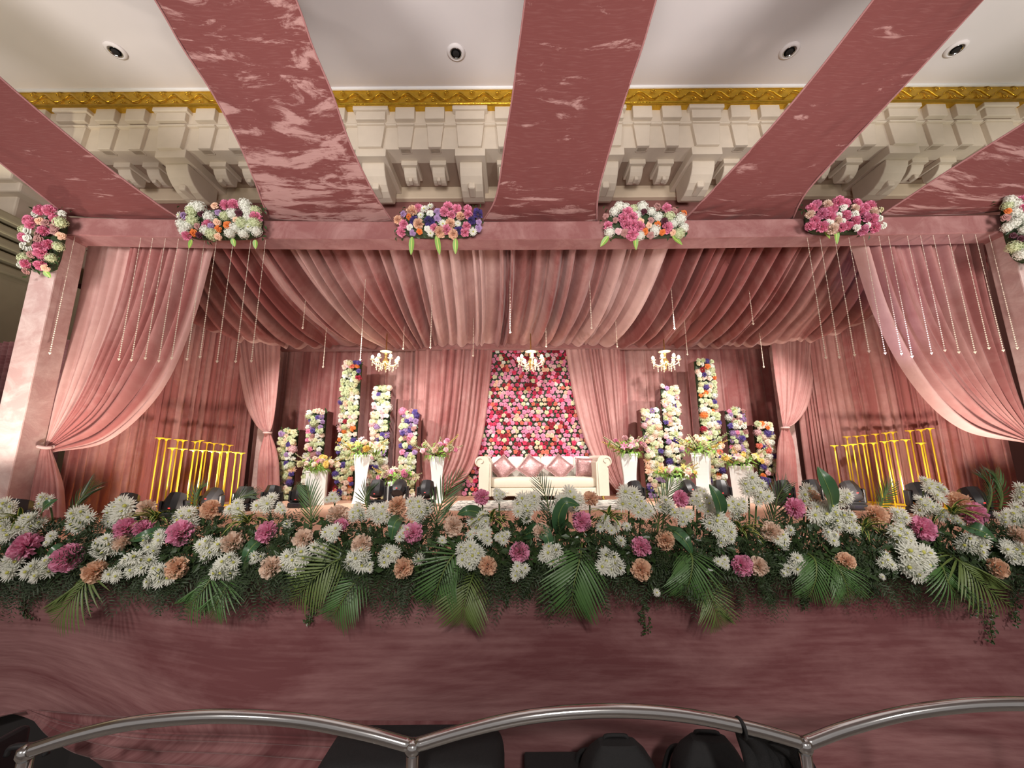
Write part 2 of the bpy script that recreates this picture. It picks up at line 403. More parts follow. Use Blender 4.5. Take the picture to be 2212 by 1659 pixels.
while x < XR - .2:
    put('scroll_ornament', scm, wb, (x, YC - .11, (zg0 + zg1) / 2 + .01)); x += .49
# cornice units
PXM = (P(1200, 300, YC) - P(1100, 300, YC)).x / 100      # metres per photograph pixel there
def taper(wt, wb_, z0, z1, y0, y1):
    v = [(-wb_ / 2, y0, z0), (wb_ / 2, y0, z0), (wb_ / 2, y1, z0), (-wb_ / 2, y1, z0), (-wt / 2, y0, z1), (wt / 2, y0, z1), (wt / 2, y1, z1), (-wt / 2, y1, z1)]
    return MB().add(v, [(0, 3, 2, 1), (4, 5, 6, 7), (0, 1, 5, 4), (1, 2, 6, 5), (2, 3, 7, 6), (3, 0, 4, 7)])
def bevmesh(mb, name, mat, w):
    o = put('tmp', mb.mesh(name, mat)); b = o.modifiers.new('b', 'BEVEL'); b.width = w; b.segments = 2
    dg = bpy.context.evaluated_depsgraph_get(); me = bpy.data.meshes.new_from_object(o.evaluated_get(dg)); me.name = name
    bpy.data.objects.remove(o, do_unlink=True); return me
zu = z_up_t; zstep = zy(244, YC)
wide_cap = bevmesh(MB().box((-38 * PXM, -.10, zstep), (38 * PXM, .12, zu)), 'wide_cap', 'cornice_cream', .012)
wide_blk = bevmesh(MB().box((-32 * PXM, -.06, z_mid + .01), (32 * PXM, .12, zstep)), 'wide_block', 'cornice_cream', .012)
nar_blk = bevmesh(MB().box((-21 * PXM, -.07, z_mid + .01), (21 * PXM, .12, zu)), 'narrow_block', 'cornice_cream', .012)
zw1, zw0 = z_low_t - .03, zy(317, YC + .03)
wide_wdg = bevmesh(taper(60 * PXM, 50 * PXM, zw0, zw1, .0, .18), 'wide_wedge', 'cornice_cream', .01)
nar_wdg = bevmesh(taper(36 * PXM, 27 * PXM, zw0, zw1, .02, .18), 'narrow_wedge', 'cornice_cream', .01)
wide_lip = bevmesh(taper(62 * PXM, 58 * PXM, zw1, z_low_t, -.03, .16), 'wedge_cap', 'cornice_cream', .008)
nar_lip = bevmesh(taper(40 * PXM, 36 * PXM, zw1, z_low_t, -.02, .16), 'wedge_cap', 'cornice_cream', .008)
wide_tab = bevmesh(MB().box((-20 * PXM, .05, zs - .0), (20 * PXM, .2, zw0)), 'wedge_tab', 'cornice_cream', .006)
nar_tab = bevmesh(MB().box((-11 * PXM, .07, zs), (11 * PXM, .2, zw0)), 'wedge_tab', 'cornice_cream', .006)
def corbel_mesh(w_, d, h, name):
    # scroll bracket: profile in (y, z), z down from 0, extruded along x with eased sides
    pr = [(0, 0), (0, -.10 * h), (.03 * d, -.30 * h), (.12 * d, -.55 * h), (.26 * d, -.78 * h), (.42 * d, -.93 * h), (.60 * d, -1.0 * h), (.80 * d, -.99 * h), (.94 * d, -.9 * h), (d, -.75 * h), (d, 0)]
    mb = MB(); n = len(pr)
    v = [(-w_ / 2, a, b) for a, b in pr] + [(w_ / 2, a, b) for a, b in pr]
    f = [(i, i + 1, n + i + 1, n + i) for i in range(n - 1)] + [tuple(range(n - 1, -1, -1)), tuple(range(n, 2 * n)), (n - 1, 0, n, 2 * n - 1)]
    mb.add(v, f); return bevmesh(mb, name, 'cornice_cream', .02)
big_slab = bevmesh(MB().box((-33 * PXM, .06, -.17), (33 * PXM, 1.16, .0)), 'corbel_slab', 'cornice_cream', .012)
big_body = corbel_mesh(50 * PXM, .80, .42, 'corbel_scroll')
big_knob = bevmesh(MB().box((-8 * PXM, .30, -.62), (8 * PXM, .62, -.48)), 'corbel_drop', 'cornice_cream', .03)
sm_slab = bevmesh(MB().box((-18.5 * PXM, .38, -.10), (18.5 * PXM, .85, .0)), 'corbel_slab', 'cornice_cream', .01)
sm_body = corbel_mesh(29 * PXM, .36, .20, 'corbel_scroll')
sm_knob = bevmesh(MB().box((-4.5 * PXM, .50, -.36), (4.5 * PXM, .64, -.28)), 'corbel_drop', 'cornice_cream', .02)
def wide_unit(px):
    x = P(px, 290, YC).x
    for nm, me in (('cornice_cap', wide_cap), ('cornice_block', wide_blk), ('cornice_wedge', wide_wdg), ('wedge_cap', wide_lip), ('wedge_tab', wide_tab)):
        put(nm, me, wb, (x, YC, 0))
    s = put('corbel', big_slab, wb, (x, YC, zs)); put('corbel_scroll', big_body, s, (x, YC + .22, zs - .17)); put('corbel_drop', big_knob, s, (x, YC + .1, zs + .02))
def narrow_unit(px):
    x = P(px, 290, YC).x
    for nm, me in (('cornice_block', nar_blk), ('cornice_wedge', nar_wdg), ('wedge_cap', nar_lip), ('wedge_tab', nar_tab)):
        put(nm, me, wb, (x, YC, 0))
    s = put('corbel', sm_slab, wb, (x, YC, zs)); put('corbel_scroll', sm_body, s, (x, YC + .44, zs - .10)); put('corbel_drop', sm_knob, s, (x, YC, zs))
WC = [-64, 152, 368, 584, 800, 1015, 1165, 1316, 1528, 1742, 1955, 2166, 2380]
for c in WC: wide_unit(c)
for a, b in zip(WC[:-1], WC[1:]):
    if b - a > 180: narrow_unit(a + (b - a) * .345); narrow_unit(a + (b - a) * .645)
    else: narrow_unit((a + b) / 2)
# cornice and stepped capital along the left wall
for i, (z0, z1, d) in enumerate(((zs - .1, z_mid - .1, .30), (z_mid - .1, z_mid, .42), (z_mid, zg0, .36))):
    MB().box((XL, 1.0, z0), (XL + d, YC, z1)).build('side_cornice_band', 'cornice_cream', wl, bevel=.02)
    MB().box((XR - d, 1.0, z0), (XR, YC, z1)).build('side_cornice_band', 'cornice_cream', wr, bevel=.02)
MB().box((XL, 1.0, zg0), (XL + .42, YC, zg1)).build('side_gold_band', 'gold_leaf', wl)
MB().box((XR - .42, 1.0, zg0), (XR, YC, zg1)).build('side_gold_band', 'gold_leaf', wr)
xq = P(-160, 500, 5.9).x
for k in range(6):
    zt = zy(486 + k * 22, 5.6, 20); zb = zy(486 + k * 22 + 17, 5.6, 20)
    MB().box((xq, 4.9 + .10 * k, zb), (P(72 - 9 * k, 500, 5.6).x, 6.2 - .05 * k, zt)).build('capital_step', 'olive_stone', wb, bevel=.03)
MB().box((xq, 5.3, 0), (P(12, 560, 5.6).x, YB, zy(560, 5.6, 20))).build('pilaster', 'olive_stone', wb, bevel=.03)
MB().box((xq, 5.9, zy(486, 5.6, 20)), (P(52, 440, 6.0).x, YB, zs)).build('pier', 'cornice_cream', wb, bevel=.03)
MB().box((xq, 5.75, zy(412, 5.75, 20)), (P(70, 400, 5.9).x, YB, zy(392, 5.75, 20))).build('pier_moulding', 'cornice_cream', wb, bevel=.03)
MB().box((xq, 5.65, zy(385, 5.65, 20)), (P(66, 390, 5.9).x, YB, zy(340, 5.65, 20))).build('pier_moulding', 'cornice_cream', wb, bevel=.03)
# recessed downlights
for i, (u, v) in enumerate(((250, 109), (985, 113), (1705, 109), (2065, 105))):
    p = PZ(u, v, ZC)
    t = thing('ceiling_downlight', ORD[i] + ' unlit round downlight from the left in the grey ceiling', 'downlight', (p.x, p.y, ZC - .04), 'recessed ceiling downlights'); t.scale = (.78, .78, .8)
    MB().lathe([(.205, .05), (.205, .035), (.15, .0), (.135, .005), (.125, .03)], 28, (0, 0, 0)).build('trim_ring', 'ceiling_paint', t, True, world=False)
    MB().lathe([(.13, .012), (.125, .002), (.09, .03), (.07, .04)], 24, (0, 0, 0)).build('reflector', 'steel', t, True, world=False)
    MB().lathe([(.075, .0), (.07, -.012), (.03, -.016)], 18, (0, 0, .012)).build('dark_lamp', 'dark_void', t, True, world=False)

# ================================================================== THE STAGE
XS0, XS1 = P(62, 602, 4.0).x - .2, 6.4
st = thing('stage_platform', 'raised stage platform with peach carpet behind the flower bank', 'stage', (0, 4.6, 0))
MB().box((XS0, STAGE_Y, .0), (XS1, 7.5, STAGE_Z - .02)).build('platform_body', 'dark_void', st)  # near-black colour stands in for the shade under the stage
MB().box((XS0, STAGE_Y, STAGE_Z - .02), (XS1, 7.5, STAGE_Z)).build('carpet', 'stage_carpet', st)
SKY = STAGE_Y - .05
sk_t = thing('stage_skirt', 'dark rose velvet cloth skirting the whole stage front', 'skirt cloth', (0, SKY, 0))
xs = np.linspace(XS0, XS1, 30)
xk = P(60, 1540, SKY).x; xk2 = P(420, 1650, SKY).x
def skb(x):
    if x < xk: return zy(1545, SKY, 30)
    if x < xk2: t = (x - xk) / (xk2 - xk); return zy(1545, SKY, 30) * (1 - t) ** 1.0 + .06 * t
    return .01
rows = []
for k, v in enumerate((0, .33, .66, 1)):
    rows.append([(x, SKY + .012 * math.sin(3 * x + k), STAGE_Z - .005 + (skb(x) - STAGE_Z) * v) for x in xs])
cloth('skirt_panel', rows, 'velvet_skirt', 0, nu=420, nv=90, seed=5, parent=sk_t, wob=.004, wobs=(4, 3))
kr = [[P(58, 1531, SKY - .04), P(59, 1535, SKY - .05), P(61, 1540, SKY - .04)],
      [P(150, 1538, SKY - .04), P(140, 1570, SKY - .08), P(110, 1598, SKY - .05)],
      [P(300, 1548, SKY - .04), P(290, 1600, SKY - .09), P(200, 1640, SKY - .05)],
      [P(560, 1556, SKY - .04), P(560, 1612, SKY - .08), P(480, 1664, SKY - .05)],
      [P(1000, 1562, SKY - .02), P(1000, 1640, SKY - .03), P(1000, 1720, SKY - .02)]]
cloth('skirt_swag', kr, 'velvet_skirt', 4, .045, seed=9, parent=sk_t, nv=40)
kr = [[P(58, 1531, SKY - .04), P(57, 1536, SKY - .05), P(55, 1541, SKY - .04)], [P(10, 1536, SKY - .04), P(5, 1545, SKY - .06), P(0, 1552, SKY - .05)],
      [P(-120, 1545, SKY - .04), P(-120, 1570, SKY - .07), P(-110, 1590, SKY - .05)]]
cloth('skirt_swag', kr, 'velvet_skirt', 3, .03, seed=10, parent=sk_t, nv=24)

# truss frame wrapped in velvet
YF = 4.0; BD = .24
zb0, zb1 = zy(517, YF), zy(478, YF)
xp0, xp1 = P(62, 602, YF).x, P(117, 602, YF).x
xq0 = P(2134, 560, YF + BD).x; xq1 = xq0 + (xp1 - xp0)
fr = thing('draped_truss', 'velvet wrapped box truss frame of beam and pillars around the stage', 'stage frame', (0, YF, STAGE_Z))
def bz(x):
    c = .4
    return .085 * max(0, (c - x) / (c - xp1)) ** 2 if x < c else .05 * ((x - c) / (xq0 - c)) ** 2
bm_ = MB(); N = 24
sec = []
for i in range(N + 1):
    x = xp1 + (xq0 - xp1) * i / N; d = bz(x)
    sec.append([(x, YF, zb0 + d), (x, YF + BD, zb0 + d), (x, YF + BD, zb1 + d), (x, YF, zb1 + d)])
v = [p for s in sec for p in s]; f = []
for i in range(N):
    for k in range(4): f.append((i * 4 + k, i * 4 + (k + 1) % 4, i * 4 + 4 + (k + 1) % 4, i * 4 + 4 + k))
f += [(0, 1, 2, 3), (N * 4 + 3, N * 4 + 2, N * 4 + 1, N * 4)]
bo = bm_.add(v, f).build('beam', 'velvet_plain', fr, bevel=.012); uvbox(bo)
for a, b in ((xp0, xp1), (xq0, xq1)):
    o = MB().box((a, YF, STAGE_Z), (b, YF + BD, zb1 + .09)).build('pillar', 'velvet_pale', fr, bevel=.012); uvbox(o)
# rear posts and rear beam
YR = 6.75
zr0, zr1 = zy(753, YR), zy(741, YR)
xa, xb = P(600, 748, YR).x, P(1664, 748, YR).x
o = MB().box((xa, YR, zr0), (xb, YR + .14, zr1 + .06)).build('rear_beam', 'velvet_plain', fr, bevel=.01); uvbox(o)
for a in (xa - .12, xb):
    o = MB().box((a, YR - .12, STAGE_Z), (a + .16, YR + .06, zr1 + .06)).build('rear_post', 'velvet_pale', fr, bevel=.01); uvbox(o)

# ================================================================== DRAPES
def D(name, label, loc, group=None): return thing(name, label, 'curtain', loc, group)
# canopy
YT = YF + BD + .17
cp = [(178, 190, 555, 4.55), (225, 285, 614, 4.8), (272, 370, 665, 5.12), (318, 440, 703, 5.45), (362, 510, 733, 5.8), (415, 590, 748, 6.15), (470, 665, 750, 6.4), (530, 745, 750, 6.6),
      (598, 815, 749, 6.7), (665, 850, 754, 6.72), (737, 885, 758, 6.7), (850, 925, 750, 6.72), (939, 972, 747, 6.72), (1020, 1030, 747, 6.72), (1100, 1085, 746, 6.72), (1170, 1130, 746, 6.72),
      (1260, 1190, 746, 6.72), (1360, 1258, 746, 6.72), (1445, 1318, 748, 6.72), (1520, 1385, 748, 6.72), (1590, 1440, 749, 6.72), (1665, 1500, 750, 6.6), (1740, 1570, 750, 6.42), (1810, 1645, 748, 6.2),
      (1880, 1725, 740, 5.9), (1950, 1815, 719, 5.55), (2040, 1920, 673, 5.15), (2130, 2100, 560, 4.55)]
rows = []
for vv in (0, .14, .28, .42, .56, .7, .85, 1):
    row = []
    for (tx, hx, hy, hY) in cp:
        a = P(tx, 518, YT); b = P(hx, hy, hY)
        e = vv ** 1.45
        p = Vector((a.x + (b.x - a.x) * e, a.y + (b.y - a.y) * vv, a.z + (b.z - a.z) * vv - .16 * math.sin(math.pi * vv) ** 1.2))
        row.append(p)
    rows.append(row)
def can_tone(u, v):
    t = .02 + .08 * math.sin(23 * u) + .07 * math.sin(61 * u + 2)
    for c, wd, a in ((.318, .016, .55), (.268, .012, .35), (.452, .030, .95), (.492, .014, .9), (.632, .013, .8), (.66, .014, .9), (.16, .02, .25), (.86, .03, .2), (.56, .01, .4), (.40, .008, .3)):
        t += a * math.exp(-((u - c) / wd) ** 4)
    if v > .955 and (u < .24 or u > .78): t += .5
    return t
t = D('canopy_drape', 'gathered rose velvet canopy sweeping back from the front beam', (0, YT, 3.9))
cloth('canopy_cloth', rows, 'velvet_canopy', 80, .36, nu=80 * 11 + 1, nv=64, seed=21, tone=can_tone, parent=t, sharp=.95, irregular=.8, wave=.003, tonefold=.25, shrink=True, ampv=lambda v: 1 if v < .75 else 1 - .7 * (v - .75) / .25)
# hem facing, bright band along the swag's edge
# front tied curtains
def grid_from(cols, Ys, dY=0.):
    nr = len(cols[0]); out = []
    for i in range(nr):
        out.append([P(c[i][0], c[i][1], Ys[i] + dY * j) for j, c in enumerate(cols)])
    return out
YCu = YF + BD + .04
lc = [[(178, 522), (157, 650), (135, 760), (114, 860), (97, 962)], [(275, 524), (243, 655), (205, 765), (160, 870), (100, 965)],
      [(365, 526), (325, 665), (272, 785), (205, 895), (104, 969)], [(452, 526), (407, 690), (338, 843), (228, 950), (108, 978)]]
t = D('tied_curtain', 'tall rose velvet curtain tied back to the left front pillar', (xp1, YCu, STAGE_Z), 'front tied curtains')
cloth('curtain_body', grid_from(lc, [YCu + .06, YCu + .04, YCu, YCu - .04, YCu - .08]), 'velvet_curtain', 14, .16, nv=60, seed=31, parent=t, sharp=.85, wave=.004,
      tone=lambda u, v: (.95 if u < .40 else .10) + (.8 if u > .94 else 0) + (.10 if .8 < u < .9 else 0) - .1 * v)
tl = [[P(90, 966, YCu - .1), P(100, 968, YCu - .12), P(110, 969, YCu - .1)], [P(80, 1000, YCu - .08), P(100, 1003, YCu - .12), P(122, 1003, YCu - .08)],
      [P(70, 1050, YCu - .08), P(100, 1050, YCu - .12), P(134, 1050, YCu - .08)], [P(60, 1118, YCu - .08), P(96, 1118, YCu - .12), P(138, 1118, YCu - .08)]]
cloth('curtain_tail', tl, 'velvet_curtain', 7, .06, nv=24, seed=32, parent=t, tone=lambda u, v: .2)
c0 = P(100, 966, YCu - .1)
MB().tube([(c0.x + .06 * math.cos(a), c0.y + .05 * math.sin(a), c0.z + .008 * math.sin(2 * a)) for a in np.linspace(0, 2 * math.pi, 18)], .018, 7).build('tie_band', 'velvet_pale', t, True)
rc = [[(1846, 522), (1897, 680), (1977, 826), (2082, 925), (2222, 958)], [(1945, 520), (1990, 660), (2052, 780), (2132, 880), (2227, 952)],
      [(2040, 517), (2076, 650), (2117, 760), (2167, 860), (2232, 947)], [(2136, 514), (2156, 640), (2181, 745), (2206, 845), (2238, 943)]]
t = D('tied_curtain', 'tall rose velvet curtain tied back to the right front pillar', (xq0, YCu, STAGE_Z), 'front tied curtains')
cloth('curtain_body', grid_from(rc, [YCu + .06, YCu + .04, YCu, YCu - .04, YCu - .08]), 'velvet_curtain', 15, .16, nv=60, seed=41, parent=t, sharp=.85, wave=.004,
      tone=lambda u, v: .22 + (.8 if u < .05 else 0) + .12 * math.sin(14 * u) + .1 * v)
tl = [[P(2218, 955, YCu - .1), P(2230, 957, YCu - .12), P(2240, 953, YCu - .1)], [P(2222, 1000, YCu - .08), P(2245, 1003, YCu - .12), P(2266, 1003, YCu - .08)],
      [P(2230, 1118, YCu - .08), P(2262, 1118, YCu - .12), P(2300, 1118, YCu - .08)]]
cloth('curtain_tail', tl, 'velvet_curtain', 7, .06, nv=24, seed=42, parent=t)
# rear tied swags at the back corners
YS = 6.2
def swag(name, label, cols, tail, seed, grp):
    t = D(name, label, (P(*tail[0][0], YS).x, YS, STAGE_Z), grp)
    cloth('curtain_body', grid_from(cols, [YS] * len(cols[0])), 'velvet_curtain', 12, .09, nv=44, seed=seed, parent=t, tone=lambda u, v: .45 + .15 * math.sin(9 * u + seed), sharp=.7)
    cloth('curtain_tail', [[P(a[0], a[1], YS - .02 - .03 * (j == 1)) for j, a in enumerate(r_)] for r_ in tail], 'velvet_curtain', 6, .06, nv=20, seed=seed + 1, parent=t, tone=lambda u, v: .15)
    c = P(tail[0][1][0], tail[0][1][1], YS - .03)
    MB().tube([(c.x + .05 * math.cos(a), c.y + .05 * math.sin(a), c.z) for a in np.linspace(0, 2 * math.pi, 16)], .016, 6).build('tie_band', 'velvet_pale', t, True)
swag('rear_tied_curtain', 'small tied swag curtain at the left rear corner of the stage',
     [[(500, 716), (513, 800), (530, 878), (553, 920), (574, 936)], [(535, 716), (545, 800), (556, 870), (566, 915), (577, 934)],
      [(570, 716), (573, 800), (577, 870), (579, 910), (580, 932)], [(604, 716), (600, 800), (594, 870), (589, 910), (584, 931)]],
     [[(571, 935), (578, 935), (585, 934)], [(556, 990), (578, 990), (600, 990)], [(550, 1088), (576, 1088), (604, 1088)]], 51, 'rear tied curtains')
swag('rear_tied_curtain', 'small tied swag curtain at the right rear corner of the stage',
     [[(1668, 716), (1676, 800), (1684, 860), (1689, 900), (1692, 922)], [(1703, 716), (1704, 800), (1702, 860), (1699, 900), (1695, 923)],
      [(1738, 716), (1734, 800), (1724, 862), (1711, 905), (1698, 924)], [(1770, 716), (1762, 810), (1748, 876), (1722, 912), (1701, 924)]],
     [[(1688, 923), (1696, 924), (1704, 923)], [(1680, 970), (1700, 970), (1718, 970)], [(1676, 1080), (1702, 1080), (1728, 1080)]], 55, 'rear tied curtains')
# curtains framing the rose wall
YK = 6.82
t = D('backdrop_curtain', 'pink velvet curtain swept open left of the rose wall', (P(935, 1060, YK).x, YK, STAGE_Z), 'curtains of the rose wall')
cloth('curtain_body', grid_from([[(896, 742), (893, 850), (890, 940), (896, 1010), (918, 1070)], [(985, 742), (977, 850), (966, 940), (950, 1010), (932, 1070)], [(1065, 742), (1054, 860), (1041, 950), (1012, 1025), (948, 1070)]],
      [YK, YK, YK - .02, YK - .05, YK - .1]), 'velvet_curtain', 15, .11, nv=44, seed=61, parent=t, tone=lambda u, v: .22 + .15 * math.sin(11 * u) + (.2 if u > .93 else 0))
t = D('backdrop_curtain', 'pink velvet curtain swept open right of the rose wall', (P(1340, 1060, YK).x, YK, STAGE_Z), 'curtains of the rose wall')
cloth('curtain_body', grid_from([[(1221, 742), (1240, 860), (1264, 950), (1296, 1015), (1340, 1070)], [(1282, 742), (1297, 850), (1312, 940), (1328, 1010), (1350, 1070)], [(1340, 742), (1345, 850), (1348, 940), (1352, 1010), (1362, 1070)]],
      [YK, YK, YK - .02, YK - .05, YK - .1]), 'velvet_curtain', 13, .11, nv=44, seed=63, parent=t, tone=lambda u, v: .42 + .15 * math.sin(11 * u) + (.2 if u < .06 else 0))
# pleated backdrop walls
YW = 7.05
def flat(name, label, A, B, z0, zA, zB, nf, seed, tone, amp=.07):
    t = D(name, label, ((A[0] + B[0]) / 2, (A[1] + B[1]) / 2, z0), 'pleated backdrop curtains')
    rows = [[(A[0] + (B[0] - A[0]) * q, A[1] + (B[1] - A[1]) * q, z0 + ((zA + (zB - zA) * q) - z0) * k) for q in (0, .33, .66, 1)] for k in (1, .66, .33, 0)]
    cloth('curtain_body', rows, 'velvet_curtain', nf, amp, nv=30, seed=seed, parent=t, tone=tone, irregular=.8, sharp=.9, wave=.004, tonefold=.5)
zt = zr1 + .05
flat('pleated_curtain', 'pleated rose backdrop curtain behind the left flower columns', (xa - .45, YW), (P(1010, 900, YW).x, YW), STAGE_Z, zt, zt, 40, 71,
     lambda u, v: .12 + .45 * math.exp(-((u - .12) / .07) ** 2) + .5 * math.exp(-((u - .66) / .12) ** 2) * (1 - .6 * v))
flat('pleated_curtain', 'pleated rose backdrop curtain behind the right flower columns', (P(1270, 900, YW).x, YW), (xb + .5, YW), STAGE_Z, zt, zt, 38, 73,
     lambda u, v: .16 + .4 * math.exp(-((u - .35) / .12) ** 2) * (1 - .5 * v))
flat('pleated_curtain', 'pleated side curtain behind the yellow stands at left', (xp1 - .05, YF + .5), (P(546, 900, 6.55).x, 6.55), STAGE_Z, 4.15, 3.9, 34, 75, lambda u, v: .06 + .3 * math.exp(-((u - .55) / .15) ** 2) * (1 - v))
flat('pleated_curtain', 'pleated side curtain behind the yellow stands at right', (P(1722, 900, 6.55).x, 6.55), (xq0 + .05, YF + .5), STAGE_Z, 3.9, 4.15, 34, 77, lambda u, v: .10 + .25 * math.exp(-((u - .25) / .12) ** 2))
# dark drape beyond the left pillar
t = D('wing_curtain', 'dark maroon wing curtain beyond the left front pillar', (xp0 - .8, 4.9, 0))
cloth('curtain_body', [[(xp0 - 1.9, 4.9, z), (xp0 - 1.1, 4.9, z), (xp0 - .32, 4.85, z)] for z in (3.35, 2.3, 1.2, .02)], 'velvet_skirt', 12, .1, seed=79, parent=t, nv=14)

# ceiling ribbons
def ribbon(label, L_, R_, Ys, seed, tone):
    p = P((L_[0][0] + R_[0][0]) / 2, L_[0][1], Ys[0])
    t = thing('ceiling_ribbon', label, 'ceiling drape', p, 'velvet ribbons from beam to ceiling')
    rows = []
    for l, r_, y in zip(L_, R_, Ys):
        a, b = P(*l, y), P(*r_, y); m = (a + b) / 2
        q1, q2 = a + (b - a) * .33, a + (b - a) * .67
        q1.y += .03; q2.y += .03
        rows.append([a, q1, q2, b])
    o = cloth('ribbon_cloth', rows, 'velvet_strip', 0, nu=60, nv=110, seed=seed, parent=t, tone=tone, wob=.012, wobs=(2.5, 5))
    s = o.modifiers.new('hem', 'SOLIDIFY'); s.thickness = .006
    # turned seams along both edges
    for col in (0, 3):
        pts = catmull(np.array([tuple(r_[col]) for r_ in rows]), np.linspace(0, 1, 40))
        sm = MB().tube(pts, .010, 6).build('seam', 'velvet_plain', t, True)
        sm.data.attributes.new('tone', 'FLOAT', 'POINT'); sm.data.uv_layers.new(name='UVMap')
YY = [4.03, 3.86, 3.75, 3.6, 3.5, 3.35, 3.2, 2.85, 2.2]
ribbon('crushed velvet ceiling ribbon with pale patches, second from the left', [(582, 474), (566, 435), (548, 385), (512, 300), (457, 198), (394, 102), (335, 0), (150, -300), (-160, -800)],
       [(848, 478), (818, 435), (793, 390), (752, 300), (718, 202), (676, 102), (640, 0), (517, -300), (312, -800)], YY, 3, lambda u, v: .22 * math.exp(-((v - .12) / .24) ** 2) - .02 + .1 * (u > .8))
ribbon('broad dark velvet ceiling ribbon in the middle above the beam', [(1043, 478), (1066, 440), (1078, 395), (1092, 300), (1108, 200), (1121, 100), (1134, 0), (1172, -300), (1235, -800)],
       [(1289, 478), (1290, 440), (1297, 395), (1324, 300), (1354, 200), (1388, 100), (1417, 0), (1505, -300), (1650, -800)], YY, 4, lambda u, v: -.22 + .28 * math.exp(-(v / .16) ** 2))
ribbon('dark velvet ceiling ribbon, second from the right', [(1478, 474), (1512, 440), (1552, 398), (1640, 304), (1728, 202), (1808, 102), (1886, 0), (2115, -300), (2495, -800)],
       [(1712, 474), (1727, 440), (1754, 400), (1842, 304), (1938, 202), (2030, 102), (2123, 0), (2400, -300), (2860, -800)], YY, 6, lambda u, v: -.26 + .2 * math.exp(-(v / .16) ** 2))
Y5 = [4.03, 3.92, 3.78, 3.65, 3.5, 3.35, 2.9]
ribbon('smooth velvet ceiling ribbon at the far left, above the corner flowers', [(142, 466), (102, 432), (0, 351), (-120, 256), (-260, 145), (-420, 10), (-900, -400)],
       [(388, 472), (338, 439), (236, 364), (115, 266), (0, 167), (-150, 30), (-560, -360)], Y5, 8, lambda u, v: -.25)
ribbon('pale velvet ceiling ribbon at the far right, above the corner flowers', [(1904, 464), (1962, 426), (2062, 360), (2212, 266), (2385, 155), (2590, 20), (3060, -300)],
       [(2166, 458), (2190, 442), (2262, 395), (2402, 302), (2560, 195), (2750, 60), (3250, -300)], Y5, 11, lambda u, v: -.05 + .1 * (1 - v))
# ================================================================== FLOWER MESHES (unit radius, facing +Z)
def frame_to(d, spin=0.):
    """rotation taking +Z to d"""
    return Vector(d).normalized().to_track_quat('Z', 'Y') @ Matrix.Rotation(spin, 3, 'Z').to_quaternion()
def petal_patch(mb, az, t0, t1, r0, r1, wd, frill, r, nl=3, nw=4, mi=0, cup=0.):
    """petal growing from polar angle t0 (radius r0) to t1 (radius r1) at azimuth az"""
    g = []
    for i in range(nl):
        a = i / (nl - 1); th = t0 + (t1 - t0) * a; rr = r0 + (r1 - r0) * a; row = []
        ww = wd * (.45 + .55 * math.sin(math.pi * min(1, .25 + .6 * a)))
        for j in range(nw):
            b = (j / (nw - 1) - .5) * 2
            fr = frill * a * (r.random() - .5)
            p = rr * (1 - cup * b * b * a) + fr; aa = az + b * ww / max(.25, math.sin(max(.15, th)))* .5
            row.append((p * math.sin(th) * math.cos(aa), p * math.sin(th) * math.sin(aa), p * math.cos(th)))
        g.append(row)
    mb.grid(g, mi)
def carnation_mesh(mat, seed):
    r = random.Random(seed); mb = MB()
    for th, n, l in ((.12, 4, .84), (.36, 8, .90), (.62, 12, .95), (.90, 15, 1.0), (1.20, 16, 1.0), (1.52, 15, .98), (1.80, 9, .86)):
        for k in range(n):
            az = 2 * math.pi * (k + r.random() * .7) / n; t = th + (r.random() - .5) * .22; L = l * (.84 + .24 * r.random())
            d = Vector((math.sin(t) * math.cos(az), math.sin(t) * math.sin(az), math.cos(t)))
            s = d.cross(Vector((r.uniform(-1, 1), r.uniform(-1, 1), r.uniform(-1, 1)))).normalized(); n_ = d.cross(s); w_ = .20 + .06 * r.random(); g = []
            for i in range(3):
                a = i / 2; row = []
                for j in range(5):
                    b = j / 2 - 1; ww = w_ * (.3 + .7 * a)
                    p = d * (.30 + (L - .30) * a - .07 * b * b * a) + s * (b * ww) + n_ * ((.07 if j % 2 else -.07) * a * r.uniform(.4, 1.3) + .10 * a * b * b)
                    row.append(tuple(p + d * (r.uniform(-.05, .05) if i == 2 else 0)))
                g.append(row)
            mb.grid(g)
    return mb.mesh('carnation_head', 'petal_' + mat, True)
def mum_mesh(mat, seed, eye=True):
    r = random.Random(seed); mb = MB()
    for tilt, n, ln in ((.10, 15, 1.0), (.38, 14, .92), (.70, 12, .76), (1.05, 8, .52)):
        for k in range(n):
            az = 2 * math.pi * (k + r.random() * .5) / n; tl = tilt + (r.random() - .5) * .16; L = ln * (.88 + .2 * r.random())
            c, s = math.cos(az), math.sin(az); w_ = .085 + .02 * r.random()
            def q(d, side, up=0.):
                x = d * math.cos(tl); z = d * math.sin(tl) + up
                return (x * c - side * s, x * s + side * c, z)
            v = [q(.12, -.03), q(.12, .03), q(.6 * L, -w_), q(.6 * L, 0, -.03), q(.6 * L, w_), q(L, -.03), q(L, .03)]
            mb.add(v, [(0, 3, 2), (0, 1, 3), (1, 4, 3), (2, 3, 5), (3, 6, 5), (3, 4, 6)], 0)
    if eye: mb.lathe([(.16, .30), (.15, .40), (.08, .46)], 9, mi=1)
    return mb.mesh('chrysanthemum_head', ['petal_' + mat, 'flower_eye'], True)
